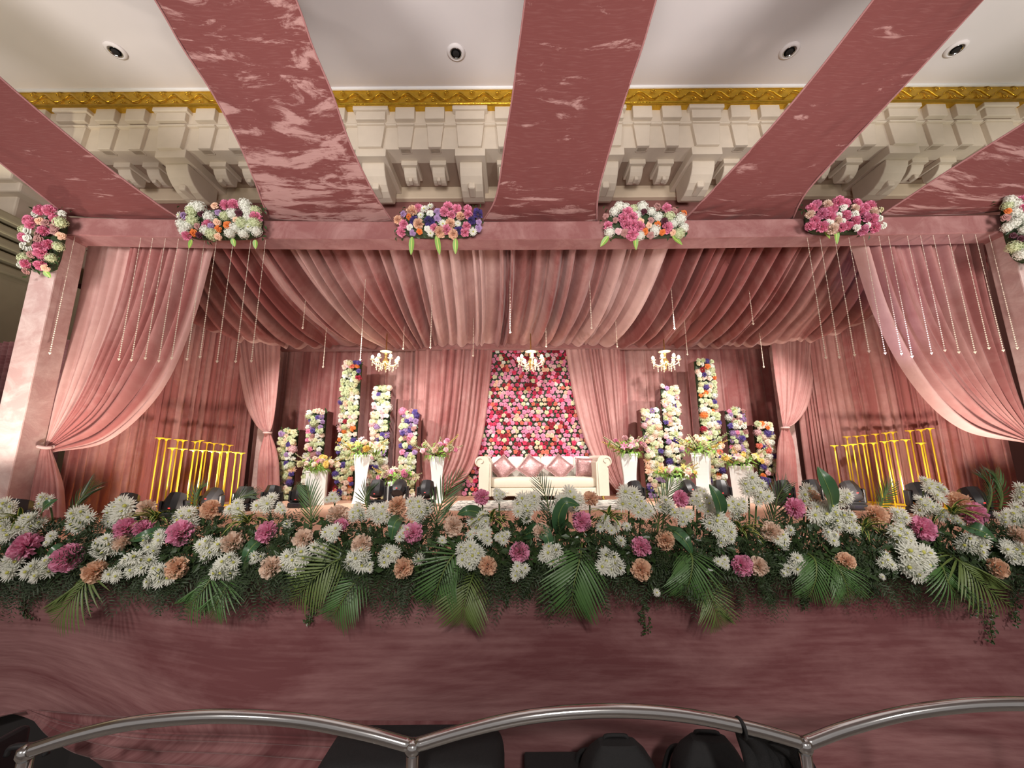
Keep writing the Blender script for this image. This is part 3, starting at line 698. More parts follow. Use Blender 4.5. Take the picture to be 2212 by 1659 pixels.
def rose_mesh(mat, seed):
    r = random.Random(seed); mb = MB()
    for th0, th1, n, r0, r1 in ((.05, .30, 3, .55, .92), (.2, .62, 4, .5, .97), (.4, 1.0, 5, .45, 1.0), (.6, 1.42, 5, .4, 1.0)):
        for k in range(n):
            az = 2 * math.pi * (k + r.random() * .4) / n
            petal_patch(mb, az, th0, th1, r0, r1, 1.25, .07, r, 3, 4, cup=.1)
    return mb.mesh('rose_head', 'petal_' + mat, True)
def ruffle_mesh(mat, seed):
    """loose ball of small four-petalled florets (hydrangea, stock)"""
    r = random.Random(seed); mb = MB(); n = 34
    for i in range(n):
        z = 1 - 1.35 * (i + .5) / n; ph = i * 2.39996; s = math.sqrt(max(0, 1 - z * z)); c = Vector((s * math.cos(ph), s * math.sin(ph), z)) * (.74 + .16 * r.random())
        q = frame_to(c, r.random() * 3); 
        for k in range(4):
            a = k * math.pi / 2
            pts = [(0, 0, 0), (.17 * math.cos(a - .6), .17 * math.sin(a - .6), .05), (.30 * math.cos(a), .30 * math.sin(a), .09), (.17 * math.cos(a + .6), .17 * math.sin(a + .6), .05)]
            mb.add([c + q @ Vector(p) for p in pts], [(0, 1, 2, 3)])
    mb.lathe([(.30, -.5), (.62, -.25), (.70, .05), (.60, .40), (.34, .62), (.06, .70)], 10)
    return mb.mesh('ruffle_head', 'petal_' + mat, True)
def lily_mesh(mat, seed):
    r = random.Random(seed); mb = MB()
    for k in range(6):
        az = 2 * math.pi * k / 6; g = []
        for i in range(5):
            a = i / 4; x = .08 + .92 * a; z = .75 * a - .55 * a ** 3 + .1; wd = .20 * math.sin(math.pi * min(1, .15 + .85 * a)) + .01
            g.append([(x * math.cos(az) - s * wd * math.sin(az), x * math.sin(az) + s * wd * math.cos(az), z - (.05 if s == 0 else 0)) for s in (-1, 0, 1)])
        mb.grid(g)
    return mb.mesh('lily_head', 'petal_' + mat, True)
def spike_mesh(mat, seed):
    """gladiolus-like bud spike along +Z, length 1"""
    r = random.Random(seed); mb = MB(); mb.tube([(0, 0, 0), (0, 0, 1)], [.02, .008], 5, 1)
    for i in range(11):
        z = .25 + .72 * i / 10; s = .13 * (1 - .55 * i / 10)
        for sd in (-1, 1):
            a = r.random() * .8 + (0 if sd > 0 else math.pi)
            d = Vector((math.cos(a) * .8, math.sin(a) * .8, .75)); b = Vector((0, 0, z)); t_ = b + d * s * 1.1; m = b + d * s * .6; sd_ = d.cross(Vector((0, 0, 1))).normalized() * s * .34
            mb.add([b, m + sd_, t_, m - sd_, m + Vector((d.x, d.y, -.6)) * s * .25], [(0, 1, 2, 3), (0, 1, 4), (1, 2, 4), (2, 3, 4), (3, 0, 4)], 0)
    return mb.mesh('bud_spike', ['petal_' + mat, 'stem_green'], True)
_cache = {}
def FM(kind, mat, var=0):
    k = (kind, mat, var)
    if k not in _cache:
        _cache[k] = {'carnation': carnation_mesh, 'mum': mum_mesh, 'rose': rose_mesh, 'ruffle': ruffle_mesh, 'lily': lily_mesh, 'spike': spike_mesh}[kind](mat, sum(map(ord, k[0])) % 97 + var * 13 + len(mat))
    return _cache[k]
def leaf_mesh(name, mat, rib, L=1., wd=.16, droop=.0, nl=7, curl=0.):
    """blade along +Y, normal +Z, drooping in -Z; two materials: blade, midrib"""
    mb = MB(); g = []
    for i in range(nl):
        a = i / (nl - 1); w_ = wd * math.sin(math.pi * min(1, .06 + .94 * a ** .8)) ** .75 + .002
        y = L * a; z = -droop * a * a; row = []
        for s in (-1, -.12, .12, 1): row.append((s * w_, y, z + (.22 * w_ if abs(s) == 1 else 0) + curl * math.sin(5 * a + s)))
        g.append(row)
    b = len(mb.v); nu = 4
    for i in range(nl - 1):
        for j in range(3):
            mb.add([g[i][j], g[i][j + 1], g[i + 1][j + 1], g[i + 1][j]], [(0, 1, 2, 3)], 1 if j == 1 else 0)
    return mb.mesh(name, [mat, rib], False)
def weld(me):
    import bmesh
    b = bmesh.new(); b.from_mesh(me); bmesh.ops.remove_doubles(b, verts=b.verts, dist=1e-5); b.to_mesh(me); b.free()
    me.polygons.foreach_set('use_smooth', np.ones(len(me.polygons), dtype=bool)); return me
leaflet = {m: weld(leaf_mesh('leaflet', m, m, 1., .026, .22, 6)) for m in ('leaf_palm', 'leaf_palm_dry', 'leaf_dark')}
def rdir(base, spread, r):
    b = Vector(base).normalized(); v = Vector((r.gauss(0, 1), r.gauss(0, 1), r.gauss(0, 1))) * spread
    return (b + v).normalized()

# ================================================================== ROSE WALL
YRW = 6.95
rw = thing('rose_wall', 'backdrop panel packed with pink, red and cream roses behind the sofa', 'flower wall', P(1150, 1075, YRW))
x0, x1 = P(1000, 1000, YRW).x, P(1298, 1000, YRW).x; zt = zy(752, YRW)
MB().box((x0, YRW + .03, STAGE_Z), (x1, YRW + .08, zt)).build('backing_panel', 'fern_dark', rw)
o = MB().box((P(1062, 760, YRW).x, YRW - .07, zt), (P(1224, 760, YRW).x, YRW + .08, zt + .09)).build('top_rail', 'velvet_pale', rw); uvbox(o)
r = random.Random(11); cols = ['lilacpink'] * 8 + ['pink'] * 6 + ['hotpink'] * 6 + ['crimson'] * 6 + ['coral'] * 3 + ['peach'] * 3 + ['palepink'] * 3 + ['cream'] * 2 + ['white']
pos = []; sp = .079; nz = int((zt - STAGE_Z) / (sp * .88)); nx = int((x1 - x0) / sp)
for i in range(nz):
    for j in range(nx):
        x = x0 + (j + .5 + .5 * (i % 2)) * sp + r.uniform(-.018, .018); z = STAGE_Z + .04 + i * sp * .88 + r.uniform(-.015, .015)
        if z < zt - .03 and x < x1 - .02: pos.append((x, z))
def vis_rose(x, z):
    t_ = (zt - z) / (zt - zy(985, YRW))
    a, b = P(1060 - 28 * t_, 800, YRW).x, P(1224 + 48 * t_, 800, YRW).x
    return a < x < b and z > zy(988, YRW)
cx = (x0 + x1) / 2
pos.sort(key=lambda p: (not vis_rose(*p), abs(p[0] - cx) if not vis_rose(*p) else random.random()))
rest = MB(); rest_m = ['petal_' + c for c in FL]
for i, (x, z) in enumerate(pos):
    c = r.choice(cols); q = frame_to((r.uniform(-.35, .35), -1, r.uniform(-.3, .4)), r.random() * 6); s = .041 * r.uniform(.8, 1.25)
    L_ = Vector((x, YRW - r.uniform(-.01, .03), z))
    if i < 300: put('rose', FM('rose', c, i % 2), rw, L_, q, s)
    else:
        me = FM('rose', c, i % 2); k = rest_m.index('petal_' + c)
        rest.add([L_ + q @ (v.co * s) for v in me.vertices], [tuple(p.vertices) for p in me.polygons], k)
o = rest.build('roses', rest_m, rw, True); tag(o, kind='stuff')
lm = MB(); 
for i in range(420):
    p = Vector((r.uniform(x0, x1), YRW + .02 - r.uniform(0, .04), r.uniform(STAGE_Z, zt - .03))); q = frame_to((r.uniform(-1, 1), -1, r.uniform(-1, 1)), r.random() * 6)
    lm.add([p + q @ Vector(a) for a in ((-.02, 0, 0), (0, -.012, 0), (.035, 0, .01), (0, .012, 0))], [(0, 1, 2, 3)])
o = lm.build('rose_leaves', 'leaf_dark', rw); tag(o, kind='stuff')

# ================================================================== FLOWER COLUMNS
YCO = 6.45
def column(px, pyt, hw, seed, label, mixk):
    r = random.Random(seed); p = P(px, pyt, YCO); h = p.z - STAGE_Z; wd = hw * (P(1200, 900, YCO) - P(1100, 900, YCO)).x / 100
    t = thing('flower_column', label, 'flower column', (p.x, YCO, STAGE_Z), 'flower columns by the backdrop')
    o = MB().box((p.x - wd, YCO + .02, STAGE_Z), (p.x + wd, YCO + .24, p.z - .03)).build('board', 'velvet_plain', t); uvbox(o)
    MB().box((p.x - wd * .96, YCO - .02, STAGE_Z + .01), (p.x + wd * .96, YCO + .02, p.z - .04)).build('moss_backing', 'fern_dark', t)
    n = 0; z = STAGE_Z + .05
    while z < p.z:
        k = 4; off = r.random()
        for j in range(k):
            x = p.x + wd * ((j + .5 + (off - .5) * .5) / k * 2 - 1) * 1.02
            zz = z + r.uniform(-.03, .03); band = (zz - STAGE_Z) / h
            cset = mixk(band, r); kind = r.choice(['rose', 'rose', 'ruffle', 'mum', 'rose'])
            s = {'rose': .050, 'ruffle': .064, 'mum': .058}[kind] * r.uniform(.8, 1.2)
            put({'rose': 'rose', 'ruffle': 'hydrangea', 'mum': 'chrysanthemum'}[kind], FM(kind, cset), t, (x, YCO - .045 - r.uniform(0, .04), zz), frame_to((r.uniform(-.5, .5), -1, r.uniform(-.2, .5)), r.random() * 6), s)
        z += .074
    lf = MB()
    for i in range(int(60 * h)):
        q = frame_to((r.uniform(-1, 1), -1, r.uniform(-.5, 1)), r.random() * 6); b = Vector((p.x + r.uniform(-1, 1) * wd * 1.1, YCO - .05, r.uniform(STAGE_Z, p.z)))
        lf.add([b + q @ Vector(a) for a in ((-.03, 0, 0), (0, -.016, .01), (.05, 0, .02), (0, .016, .01))], [(0, 1, 2, 3)])
    o = lf.build('leaf_filler', 'leaf_dark', t); tag(o, kind='stuff')
W6 = ['white', 'cream', 'greenish', 'greenish', 'palepeach']
def mixA(b, r): return r.choice(W6 * 2 + ['palepeach', 'palepink', 'lilac', 'purple', 'peach'])
def mixB(b, r): return r.choice(W6 * 3 + ['orange', 'peach', 'coral', 'palepink'] + (['crimson'] if r.random() < .5 else [])) if r.random() < .9 else 'purple'
def mixC(b, r): return r.choice(W6 + (['purple', 'lilac', 'dusty', 'lilac', 'pink'] if b > .4 else ['palepink', 'cream', 'palepeach']))
cl = [(628, 924, 18, 'short flower column at the far left of the backdrop', mixA), (689, 884, 18, 'flower column with purple and pink blooms, second from left', mixC),
      (764, 782, 19, 'tallest flower column on the left of the sofa', mixB), (828, 834, 18, 'flower column under the left chandelier', mixA), (887, 889, 17, 'slim flower column nearest the rose wall on the left', mixC),
      (1402, 880, 18, 'flower column nearest the rose wall on the right', mixA), (1443, 835, 18, 'flower column under the right chandelier', mixA), (1517, 776, 19, 'tallest flower column on the right of the sofa', mixB),
      (1583, 882, 18, 'flower column second from the right of the backdrop', mixC), (1643, 914, 17, 'short flower column at the far right of the backdrop', mixB)]
for i, (a, b, c, l, m) in enumerate(cl): column(a, b, c, 100 + i, l, m)

# ================================================================== PEDESTALS AND BOUQUETS
def bouquet(px, pos, wd, h, label, warm, seed):
    r = random.Random(seed); t = thing('bouquet', label, 'bouquet', pos, 'bouquets on white pedestals'); b = Vector(pos)
    mats = warm
    wd *= 1.15; h *= 1.1
    for i in range(21):
        a = r.uniform(0, 6.28); rad = math.sqrt(r.random()) * wd; d = Vector((math.cos(a) * rad, math.sin(a) * rad * .7, h * (.35 + .55 * (1 - (rad / wd) ** 2)) * r.uniform(.6, 1)))
        k = r.choice(['rose', 'carnation', 'lily', 'rose']); s = {'rose': .044, 'carnation': .046, 'lily': .060}[k] * r.uniform(.85, 1.15)
        put({'rose': 'rose', 'carnation': 'carnation', 'lily': 'lily'}[k], FM(k, r.choice(mats)), t, b + d, frame_to(d * 1.2 + Vector((0, -.25, .05)), r.random() * 6), s)
    for i in range(9):
        a = 2 * math.pi * i / 9 + r.uniform(-.2, .2); d = Vector((math.cos(a) * wd * 1.2, math.sin(a) * wd * .7, h * r.uniform(.35, 1.0)))
        put('bud_spike', FM('spike', r.choice(['yellow', 'greenish', 'cream'])), t, b, frame_to(d), d.length * 1.08)
    lf = MB()
    for i in range(60):
        a = r.uniform(0, 6.28); d = Vector((math.cos(a) * wd * r.random(), math.sin(a) * wd * .7 * r.random(), h * r.uniform(.0, .6))); q = frame_to(rdir((d.x, d.y - .2, .3), .5, r), r.random() * 6)
        lf.add([b + d + q @ Vector(v) for v in ((-.05, 0, 0), (0, -.018, .01), (.06, 0, .015), (0, .018, .01))], [(0, 1, 2, 3)])
    tag(lf.build('foliage', 'leaf_fresh', t), kind='stuff')
    rim = MB()
    for i in range(46):
        a = r.uniform(0, 6.28); p0 = b + Vector((math.cos(a) * wd * .62, math.sin(a) * wd * .5, .02)); l = r.uniform(.03, .10)
        p1 = p0 + Vector((math.cos(a) * .03, math.sin(a) * .03, -l)); s_ = Vector((-math.sin(a), math.cos(a), 0)) * .008
        rim.add([p0 - s_, p0 + s_, p1 + s_ * .3, p1 - s_ * .3], [(0, 1, 2, 3)])
    tag(rim.build('fern_rim', 'leaf_fresh', t), kind='stuff')
def pedestal(px, py, hwt, hwb, Y, rz, label, tall):
    p = P(px, py, Y); m = (P(1200, 1000, Y) - P(1100, 1000, Y)).x / 100; h = p.z - STAGE_Z
    t = thing('pedestal', label, 'pedestal', (p.x, Y, STAGE_Z), 'white pedestals', rz)
    wt, wb_ = hwt * m * .82, hwb * m * .82; g = []
    nz_ = 14 if tall else 2
    mb = MB(); sec = []
    for i in range(nz_):
        a = i / (nz_ - 1)
        if tall: wv = wb_ + (wt - wb_) * a ** 1.8 - .022 * math.sin(math.pi * min(1, a * 1.15)) + .012 * math.exp(-a * 9)
        else: wv = wb_ + (wt - wb_) * a
        sec.append((wv, h * (a * .985 + .0)))
    v = []; f = []
    for wv, z in sec: v += [(-wv, -wv, z), (wv, -wv, z), (wv, wv, z), (-wv, wv, z)]
    for i in range(nz_ - 1):
        for k in range(4): f.append((i * 4 + k, i * 4 + (k + 1) % 4, i * 4 + 4 + (k + 1) % 4, i * 4 + 4 + k))
    f += [(3, 2, 1, 0)]
    body = MB().add(v, f).build('body', 'white_lacquer', t, bevel=.006, world=False)
    wv = sec[-1][0]
    rb = MB()
    o_, i_, z0, z1 = wv + .004, wv - .014, h - .022, h
    v = []
    for z, q in ((z0, o_), (z1, o_), (z1, i_), (z0, i_)): v += [(-q, -q, z), (q, -q, z), (q, q, z), (-q, q, z)]
    f = [(i * 4 + k, i * 4 + (k + 1) % 4, ((i + 1) % 4) * 4 + (k + 1) % 4, ((i + 1) % 4) * 4 + k) for i in range(4) for k in range(4)]
    rb.add(v, f).build('rim', 'white_lacquer', t, world=False)
    MB().box((-i_, -i_, h - .03), (i_, i_, h - .012)).build('foam_block', 'fern_dark', t, world=False)
    return Vector((p.x, Y, p.z))
WARM1 = ['palepink', 'pink', 'palepeach', 'cream', 'lilacpink']; WARM2 = ['palepeach', 'peach', 'cream', 'yellow', 'palepink']
pd = [(783, 982, 20, 17, 5.95, .35, 1, 'tall flared white pedestal before the tallest left flower column', WARM2, .27, .24),
      (945, 986, 18, 17, 5.95, .18, 1, 'tall flared white pedestal just left of the sofa', WARM1, .25, .27),
      (686, 1016, 24, 24, 5.8, .35, 0, 'square white pedestal box at the far left of the group', WARM2, .24, .20),
      (857, 1040, 22, 22, 5.8, .30, 0, 'low square white pedestal box left of the sofa', WARM1, .24, .20),
      (1357, 980, 21, 19, 5.95, -.20, 1, 'tall flared white pedestal just right of the sofa', WARM1, .25, .26),
      (1514, 978, 21, 19, 5.95, -.62, 1, 'tall flared white pedestal before the tallest right flower column', WARM2, .28, .25),
      (1601, 1006, 24, 22, 5.8, -.72, 0, 'square white pedestal box at the far right of the group', WARM2, .26, .22),
      (1460, 1032, 21, 21, 5.8, -.35, 0, 'low square white pedestal box right of the sofa', WARM2, .24, .20)]
bl = ['yellow and peach bouquet on the tall pedestal before the tallest left column', 'pink rose bouquet on the tall pedestal left of the sofa', 'peach bouquet on the far left square pedestal box',
      'pink bouquet on the low box left of the sofa', 'pink rose bouquet on the tall pedestal right of the sofa', 'yellow and green bouquet on the tall pedestal before the tallest right column',
      'yellow and peach bouquet on the far right square pedestal box', 'peach bouquet on the low box right of the sofa']
for i, (px, py, a, b, Y, rz, tall, lab, wm_, bw, bh) in enumerate(pd):
    q = pedestal(px, py, a, b, Y, rz, lab, tall); bouquet(px, q, bw, bh, bl[i], wm_, 300 + i)

# ================================================================== SOFA, RUG, CUSHIONS
def superell(sx, sy, sz, e=.35, nu=28, nv=16, pinch=0.):
    mb = MB(); g = []
    sg = lambda a, k: math.copysign(abs(a) ** k, a)
    for i in range(nv + 1):
        ph = -math.pi / 2 + math.pi * i / nv; row = []
        for j in range(nu + 1):
            th = 2 * math.pi * j / nu
            row.append((sx * sg(math.cos(ph), e) * sg(math.cos(th), e), sy * sg(math.cos(ph), e) * sg(math.sin(th), e), sz * sg(math.sin(ph), e)))
        g.append(row)
    return mb.grid(g)
YSO = 5.95
sl, sr = P(1026, 1040, YSO).x, P(1323, 1040, YSO).x; scx = (sl + sr) / 2; sw = sr - sl
LEG = .085; ztop = zy(986, YSO) - STAGE_Z
so = thing('sofa', 'cream rolled-arm sofa with gold legs in front of the rose wall', 'sofa', (scx, YSO, STAGE_Z))
DEP = .82
ao = (P(1310, 1000, YSO).x - P(1268, 1000, YSO).x)
ax = sw / 2
zb = LEG
MB().box((-ax + .16, .0, zb), (ax - .16, DEP, zb + .115)).build('base_rail', 'sofa_cream', so, bevel=.015, world=False)
bt = weld(superell(1, 1, 1, .12, 40, 24).mesh('tuft_button', 'sofa_back_white', True))
for i in range(9): put('tuft_button', bt, so, (-ax + .30 + i * (sw - .6) / 8, -.004, zb + .06), None, .012, world=False)
seat = superell((sw - .40) / 2, .36, .075, .22, 40, 16).build('seat_cushion', 'sofa_cream', so, True, world=False, loc=(0, .37, zb + .115 + .07))
MB().box((-ax + .20, DEP - .20, zb + .1), (ax - .20, DEP, ztop - .03)).build('back_frame', 'sofa_cream', so, bevel=.04, world=False)
bw = (sw - .42) / 6
for i in range(6):
    superell(bw / 2 * 1.02, .06, (ztop - .30) / 2, .3, 24, 12).build('back_tuft_panel', 'sofa_back_white', so, True, world=False, loc=(-(sw - .42) / 2 + bw * (i + .5), DEP - .22, .30 + (ztop - .30) / 2))
for s in (-1, 1):
    # arm: upright panel with rolled top, extruded along y
    pr = []
    xin, xo = ax - .235, ax - .055
    zr = ztop - .075; rr = .082; xc_ = ax - .082
    pr = [(xin, zb), (xin, zr - .02)]
    pr += [(xc_ - .045 + .0 + (-rr + .0) * math.cos(a), zr + rr * math.sin(a)) for a in np.linspace(.1, math.pi / 2, 6)]
    pr += [(xc_ + rr * math.sin(a), zr + rr * math.cos(a)) for a in np.linspace(0, math.pi * .98, 12)]
    pr += [(xo, zr - rr - .02), (xo, zb)]
    n = len(pr); v = [(s * a, -.02, b) for a, b in pr] + [(s * a, DEP, b) for a, b in pr]
    f = [(i, (i + 1) % n, n + (i + 1) % n, n + i) for i in range(n)] + [tuple(range(n)), tuple(range(2 * n - 1, n - 1, -1))]
    arm = MB().add(v, f).build('arm', 'sofa_cream', so, world=False); smooth_by_angle(arm, 35)
    sp_ = [(s * (xc_ + (.066 - .010 * a) * math.cos(a * s if s > 0 else a)), -.026, zr + (.066 - .010 * a) * math.sin(a)) for a in np.linspace(-1.0, 4.6, 26)]
    MB().tube(sp_, .006, 5).build('scroll_piping', 'sofa_cream', arm, True, world=False)
    MB().tube([(s * (xin + .03), -.024, zb + .01), (s * (xin + .03), -.024, zr - .03)], .005, 5).build('front_piping', 'sofa_cream', arm, True, world=False)
    for y in (.06, DEP - .08):
        MB().tube([(s * (ax - .14), y, zb + .01), (s * (ax - .125), y, 0)], [.028, .012], 10).build('leg', 'gold_leg', so, True, world=False)
rug = superell(1.32, .50, .012, .10, 60, 8).build('rug', 'rug_silver', None, True, loc=(scx + .05, YSO - .42, STAGE_Z + .012)); tag(rug, 'silver and white patterned rug on the stage before the sofa', 'rug')
def cushion(px, py, half, rot, label, tilt=-.35, dy=.0):
    p = P(px, py, YSO + .40 + dy)
    mb = MB(); n = 14; g = []
    def pt(u, v, s):
        k = 1 - .10 * (1 - abs(u) ** 2) * abs(v) ** 4 - .10 * (1 - abs(v) ** 2) * abs(u) ** 4
        th = .075 * ((1 - u ** 4) * (1 - v ** 4)) ** .5
        return (u * half * k, s * th, v * half * k)
    for s in (-1, 1): mb.grid([[pt(-1 + 2 * i / n, -1 + 2 * j / n, s) for i in range(n + 1)] for j in range(n + 1)])
    me = weld(mb.mesh('cushion', 'sequin_rose', True))
    t = thing('cushion', label, 'cushion', p, 'sequin cushions on the sofa')
    o = put('cover', me, t, p, (Matrix.Rotation(tilt, 3, 'X') @ Matrix.Rotation(rot, 3, 'Y')).to_quaternion())
    pts = []
    for a, b in (((-1, -1), (1, -1)), ((1, -1), (1, 1)), ((1, 1), (-1, 1)), ((-1, 1), (-1, -1))):
        for q in np.linspace(0, 1, 8)[:-1]: pts.append(pt(a[0] + (b[0] - a[0]) * q, a[1] + (b[1] - a[1]) * q, 0))
    pts.append(pts[0])
    o2 = put('edge_piping', MB().tube(pts, .005, 5).mesh('edge_piping', 'sequin_rose', True), t, p, o.rotation_euler)
    return t
cushion(1086, 1011, .165, R(49), 'dusty pink sequin cushion balanced on its corner at the left sofa arm')
cushion(1147, 1010, .17, R(38), 'sparkling sequin cushion on its corner, second from the left')
cushion(1209, 1010, .17, R(42), 'sparkling sequin cushion on its corner, third from the left')
cushion(1264, 1010, .155, R(2), 'square darker sequin cushion upright by the right sofa arm', -.2)

# ================================================================== CHANDELIERS
def chandelier(px, py, Y, label, k):
    p = P(px, py, Y); s = .235
    t = thing('chandelier', label, 'chandelier', p, 'small crystal chandeliers')
    MB().lathe([(.008, .45), (.012, .12), (.03, .10), (.018, .06), (.04, .0), (.055, -.04), (.03, -.08), (.012, -.10), (.02, -.13), (.004, -.16)], 12, p).build('stem', 'lamp_gold', t, True)
    MB().lathe([(.03, .13), (.09, .14), (.10, .15), (.03, .16)], 14, p).build('upper_dish', 'crystal', t, True)
    for i in range(7):
        a = 2 * math.pi * (i + .3 * k) / 7; c, sn = math.cos(a), math.sin(a)
        pts = [p + Vector((c * rr_, sn * rr_, zz)) for rr_, zz in ((.03, -.02), (.07, -.075), (.135, -.08), (.19, -.045), (.20, .0))]
        ar = MB().tube(catmull(np.array([tuple(q) for q in pts]), np.linspace(0, 1, 14)), .009, 6).build('arm', 'crystal', t, True)
        e = pts[-1]
        MB().lathe([(.008, -.02), (.04, .0), (.042, .006), (.01, .012)], 10, e).build('drip_dish', 'crystal', ar, True)
        MB().lathe([(.010, .01), (.022, .026), (.025, .042), (.017, .06), (.004, .072)], 12, e).build('lit_shade', 'bulb_glow', ar, True)
        for j, (rr_, z0) in enumerate(((.20, -.02), (.13, -.085), (.075, -.075))):
            b = p + Vector((c * rr_, sn * rr_, z0)); dr = MB(); dr.tube([b, b + Vector((0, 0, -.04))], .0018, 4)
            for q_ in range(2): dr.lathe([(.002, 0), (.011, -.012), (.002, -.032)], 6, b + Vector((0, 0, -.02 - .035 * q_)))
            dr.build('crystal_drop', 'crystal', ar)
    l = bpy.data.lights.new('chandelier_lamp', 'POINT'); l.energy = 5; l.color = (1, .85, .6); l.shadow_soft_size = .15
    lo = bpy.data.objects.new('chandelier_lamp', l); COL.objects.link(lo); lo.location = p + Vector((0, 0, .03))
for k, (px, lab) in enumerate(((833, 'lit crystal chandelier above the left flower columns'), (1147, 'lit crystal chandelier in front of the rose wall'), (1437, 'lit crystal chandelier above the right flower columns'))):
    chandelier(px, 779, 6.1, lab, k)

# ================================================================== YELLOW STANDS
up_l = [(345, 945), (360, 947), (385, 948.5), (396, 950.5), (422, 953), (432, 951), (448, 955), (463, 957), (482, 958.5), (496, 961)]
lo_l = [(373, 967), (395, 969), (419, 971), (439, 972), (459, 973.5), (476, 975), (492, 975), (510, 976.5), (522, 978)]
up_r = [(1829, 943), (1850, 941.5), (1868, 939.5), (1891, 937), (1913, 934.5), (1928, 932.5), (1965, 929.5), (1989, 927.5), (2008, 924.5)]
lo_r = [(1802, 962), (1826, 961), (1842, 959), (1864, 957), (1886, 956), (1910, 953), (1931, 951), (1956, 949), (1989, 956)]
def stand_(px, py, Y, label, grp):
    p = P(px, py, Y); t = thing('candle_stand', label, 'candle stand', (p.x, Y, STAGE_Z), grp); h = p.z - STAGE_Z
    b = Vector((p.x, Y, STAGE_Z))
    MB().lathe([(.10, 0), (.10, .008), (.015, .02)], 16, b).build('base', 'yellow_paint', t, True)
    MB().tube([b + Vector((0, 0, .01)), b + Vector((0, 0, h - .02))], .0085, 7).build('pole', 'yellow_paint', t, True)
    MB().lathe([(.010, -.030), (.014, -.018), (.020, -.012), (.046, -.010), (.048, -.002), (.044, .0), (.012, -.005)], 16, b + Vector((0, 0, h))).build('dish', 'yellow_paint', t, True)
for row, Y0, Y1, side, ht in ((up_l, 4.95, 5.75, 'left', 'taller rear'), (lo_l, 4.75, 5.45, 'left', 'shorter front'), (up_r, 5.75, 5.0, 'right', 'taller rear'), (lo_r, 5.5, 4.8, 'right', 'shorter front')):
    for i, (a, b) in enumerate(row):
        Y = Y0 + (Y1 - Y0) * (a - row[0][0]) / (row[-1][0] - row[0][0])
        stand_(a, b, Y, 'yellow metal candle stand, %s from left in the %s row at stage %s' % (ORD[i], ht, side), 'yellow candle stands')

# ================================================================== MOVING-HEAD STAGE LIGHTS
def mhead(px, py, Y, yaw, tilt, label):
    p = P(px, py, Y); z0 = STAGE_Z; b = Vector((p.x, Y, z0)); hz = max(.17, p.z - z0)
    t = thing('moving_head_light', label, 'stage light', b, 'black stage lights', yaw); t.scale = (.85, .85, .85)
    MB().box((-.13, -.11, 0), (.13, .11, .085)).build('base', 'black_plastic', t, bevel=.02, world=False)
    MB().box((-.045, -.113, .03), (.045, -.109, .062)).build('display', 'lens_glass', t, world=False)
    for s in (-1, 1):
        MB().box((s * .135 - .018, -.055, .09), (s * .135 + .018, .055, hz + .05)).build('yoke_arm', 'black_plastic', t, bevel=.015, world=False)
    MB().box((-.14, -.055, .085), (.14, .055, .11)).build('yoke_bar', 'black_plastic', t, bevel=.01, world=False)
    hd = MB().lathe([(.05, -.13), (.095, -.11), (.118, -.06), (.122, .04), (.108, .09), (.10, .13), (.085, .135)], 10).build('head', 'black_plastic', t, world=False, loc=(0, 0, hz), rot=(tilt, 0, 0)); smooth_by_angle(hd, 30)
    MB().lathe([(.084, .128), (.08, .137), (.03, .142)], 20).build('lens', 'lens_glass', hd, True, world=False)
    for k in range(5): MB().box((-.125, -.012, -.07 + k * .028), (.125, .012, -.062 + k * .028)).build('cooling_fin', 'black_plastic', hd, world=False)
    MB().box((-.010, -.112, -.095), (.010, -.095, -.086)).build('red_led', 'red_display', hd, world=False)
ml = [(30, 1102, 3.3, .3, -.3), (272, 1086, 4.3, .3, -.5), (378, 1084, 4.6, .3, -.45), (458, 1072, 4.95, .1, -.8), (528, 1066, 5.2, .1, -.2), (588, 1064, 5.4, 0, -.3), (648, 1062, 5.5, 0, -.15), (815, 1050, 5.5, 0, -.25), (862, 1050, 5.5, 0, -.9), (922, 1052, 5.5, 0, -.5),
      (1372, 1054, 5.5, 0, -.5), (1488, 1052, 5.5, 0, -.8), (1557, 1052, 5.5, -.3, -.4), (1692, 1052, 5.4, 0, -.3), (1752, 1050, 5.3, 0, -.2), (1838, 1056, 4.95, -.2, -.7), (1985, 1060, 4.6, -.2, -.5), (2102, 1072, 4.3, -.2, -.5)]
for i, (a, b, Y, yw, tl) in enumerate(ml): mhead(a, b, Y, yw, tl, ORD[i] + ' black moving-head stage light from the left, behind the flower bank')

# ================================================================== BEAD STRANDS
def strand(bu, bv, Y, ztop_, label, grp):
    p = P(bu, bv, Y); t = thing('bead_strand', label, 'bead strand', (p.x, Y, ztop_), grp)
    MB().tube([(p.x, Y, ztop_), (p.x, Y, p.z)], .0022, 4).build('thread', 'bead_gold', t)
    mb = MB(); z = p.z; L = ztop_ - p.z; i = 0
    while z < ztop_ - .02:
        f = (z - p.z) / L; s = .0100 * (1 - .45 * f)
        if f < .45 or i % 2 == 0: mb.add([(p.x + s, Y, z), (p.x, Y + s, z), (p.x - s, Y, z), (p.x, Y - s, z), (p.x, Y, z + s * 1.2), (p.x, Y, z - s * 1.2)], [(0, 1, 4), (1, 2, 4), (2, 3, 4), (3, 0, 4), (1, 0, 5), (2, 1, 5), (3, 2, 5), (0, 3, 5)])
        z += .024; i += 1
    tag(mb.build('beads', 'bead_gold', t), kind='stuff')
    s = .018; mb = MB().add([(p.x + s, Y, p.z), (p.x, Y + s, p.z), (p.x - s, Y, p.z), (p.x, Y - s, p.z), (p.x, Y, p.z + s * .7), (p.x, Y, p.z - s * 1.3)], [(0, 1, 4), (1, 2, 4), (2, 3, 4), (3, 0, 4), (1, 0, 5), (2, 1, 5), (3, 2, 5), (0, 3, 5)])
    mb.build('end_crystal', 'bead_gold', t)
YBD = YF + .10
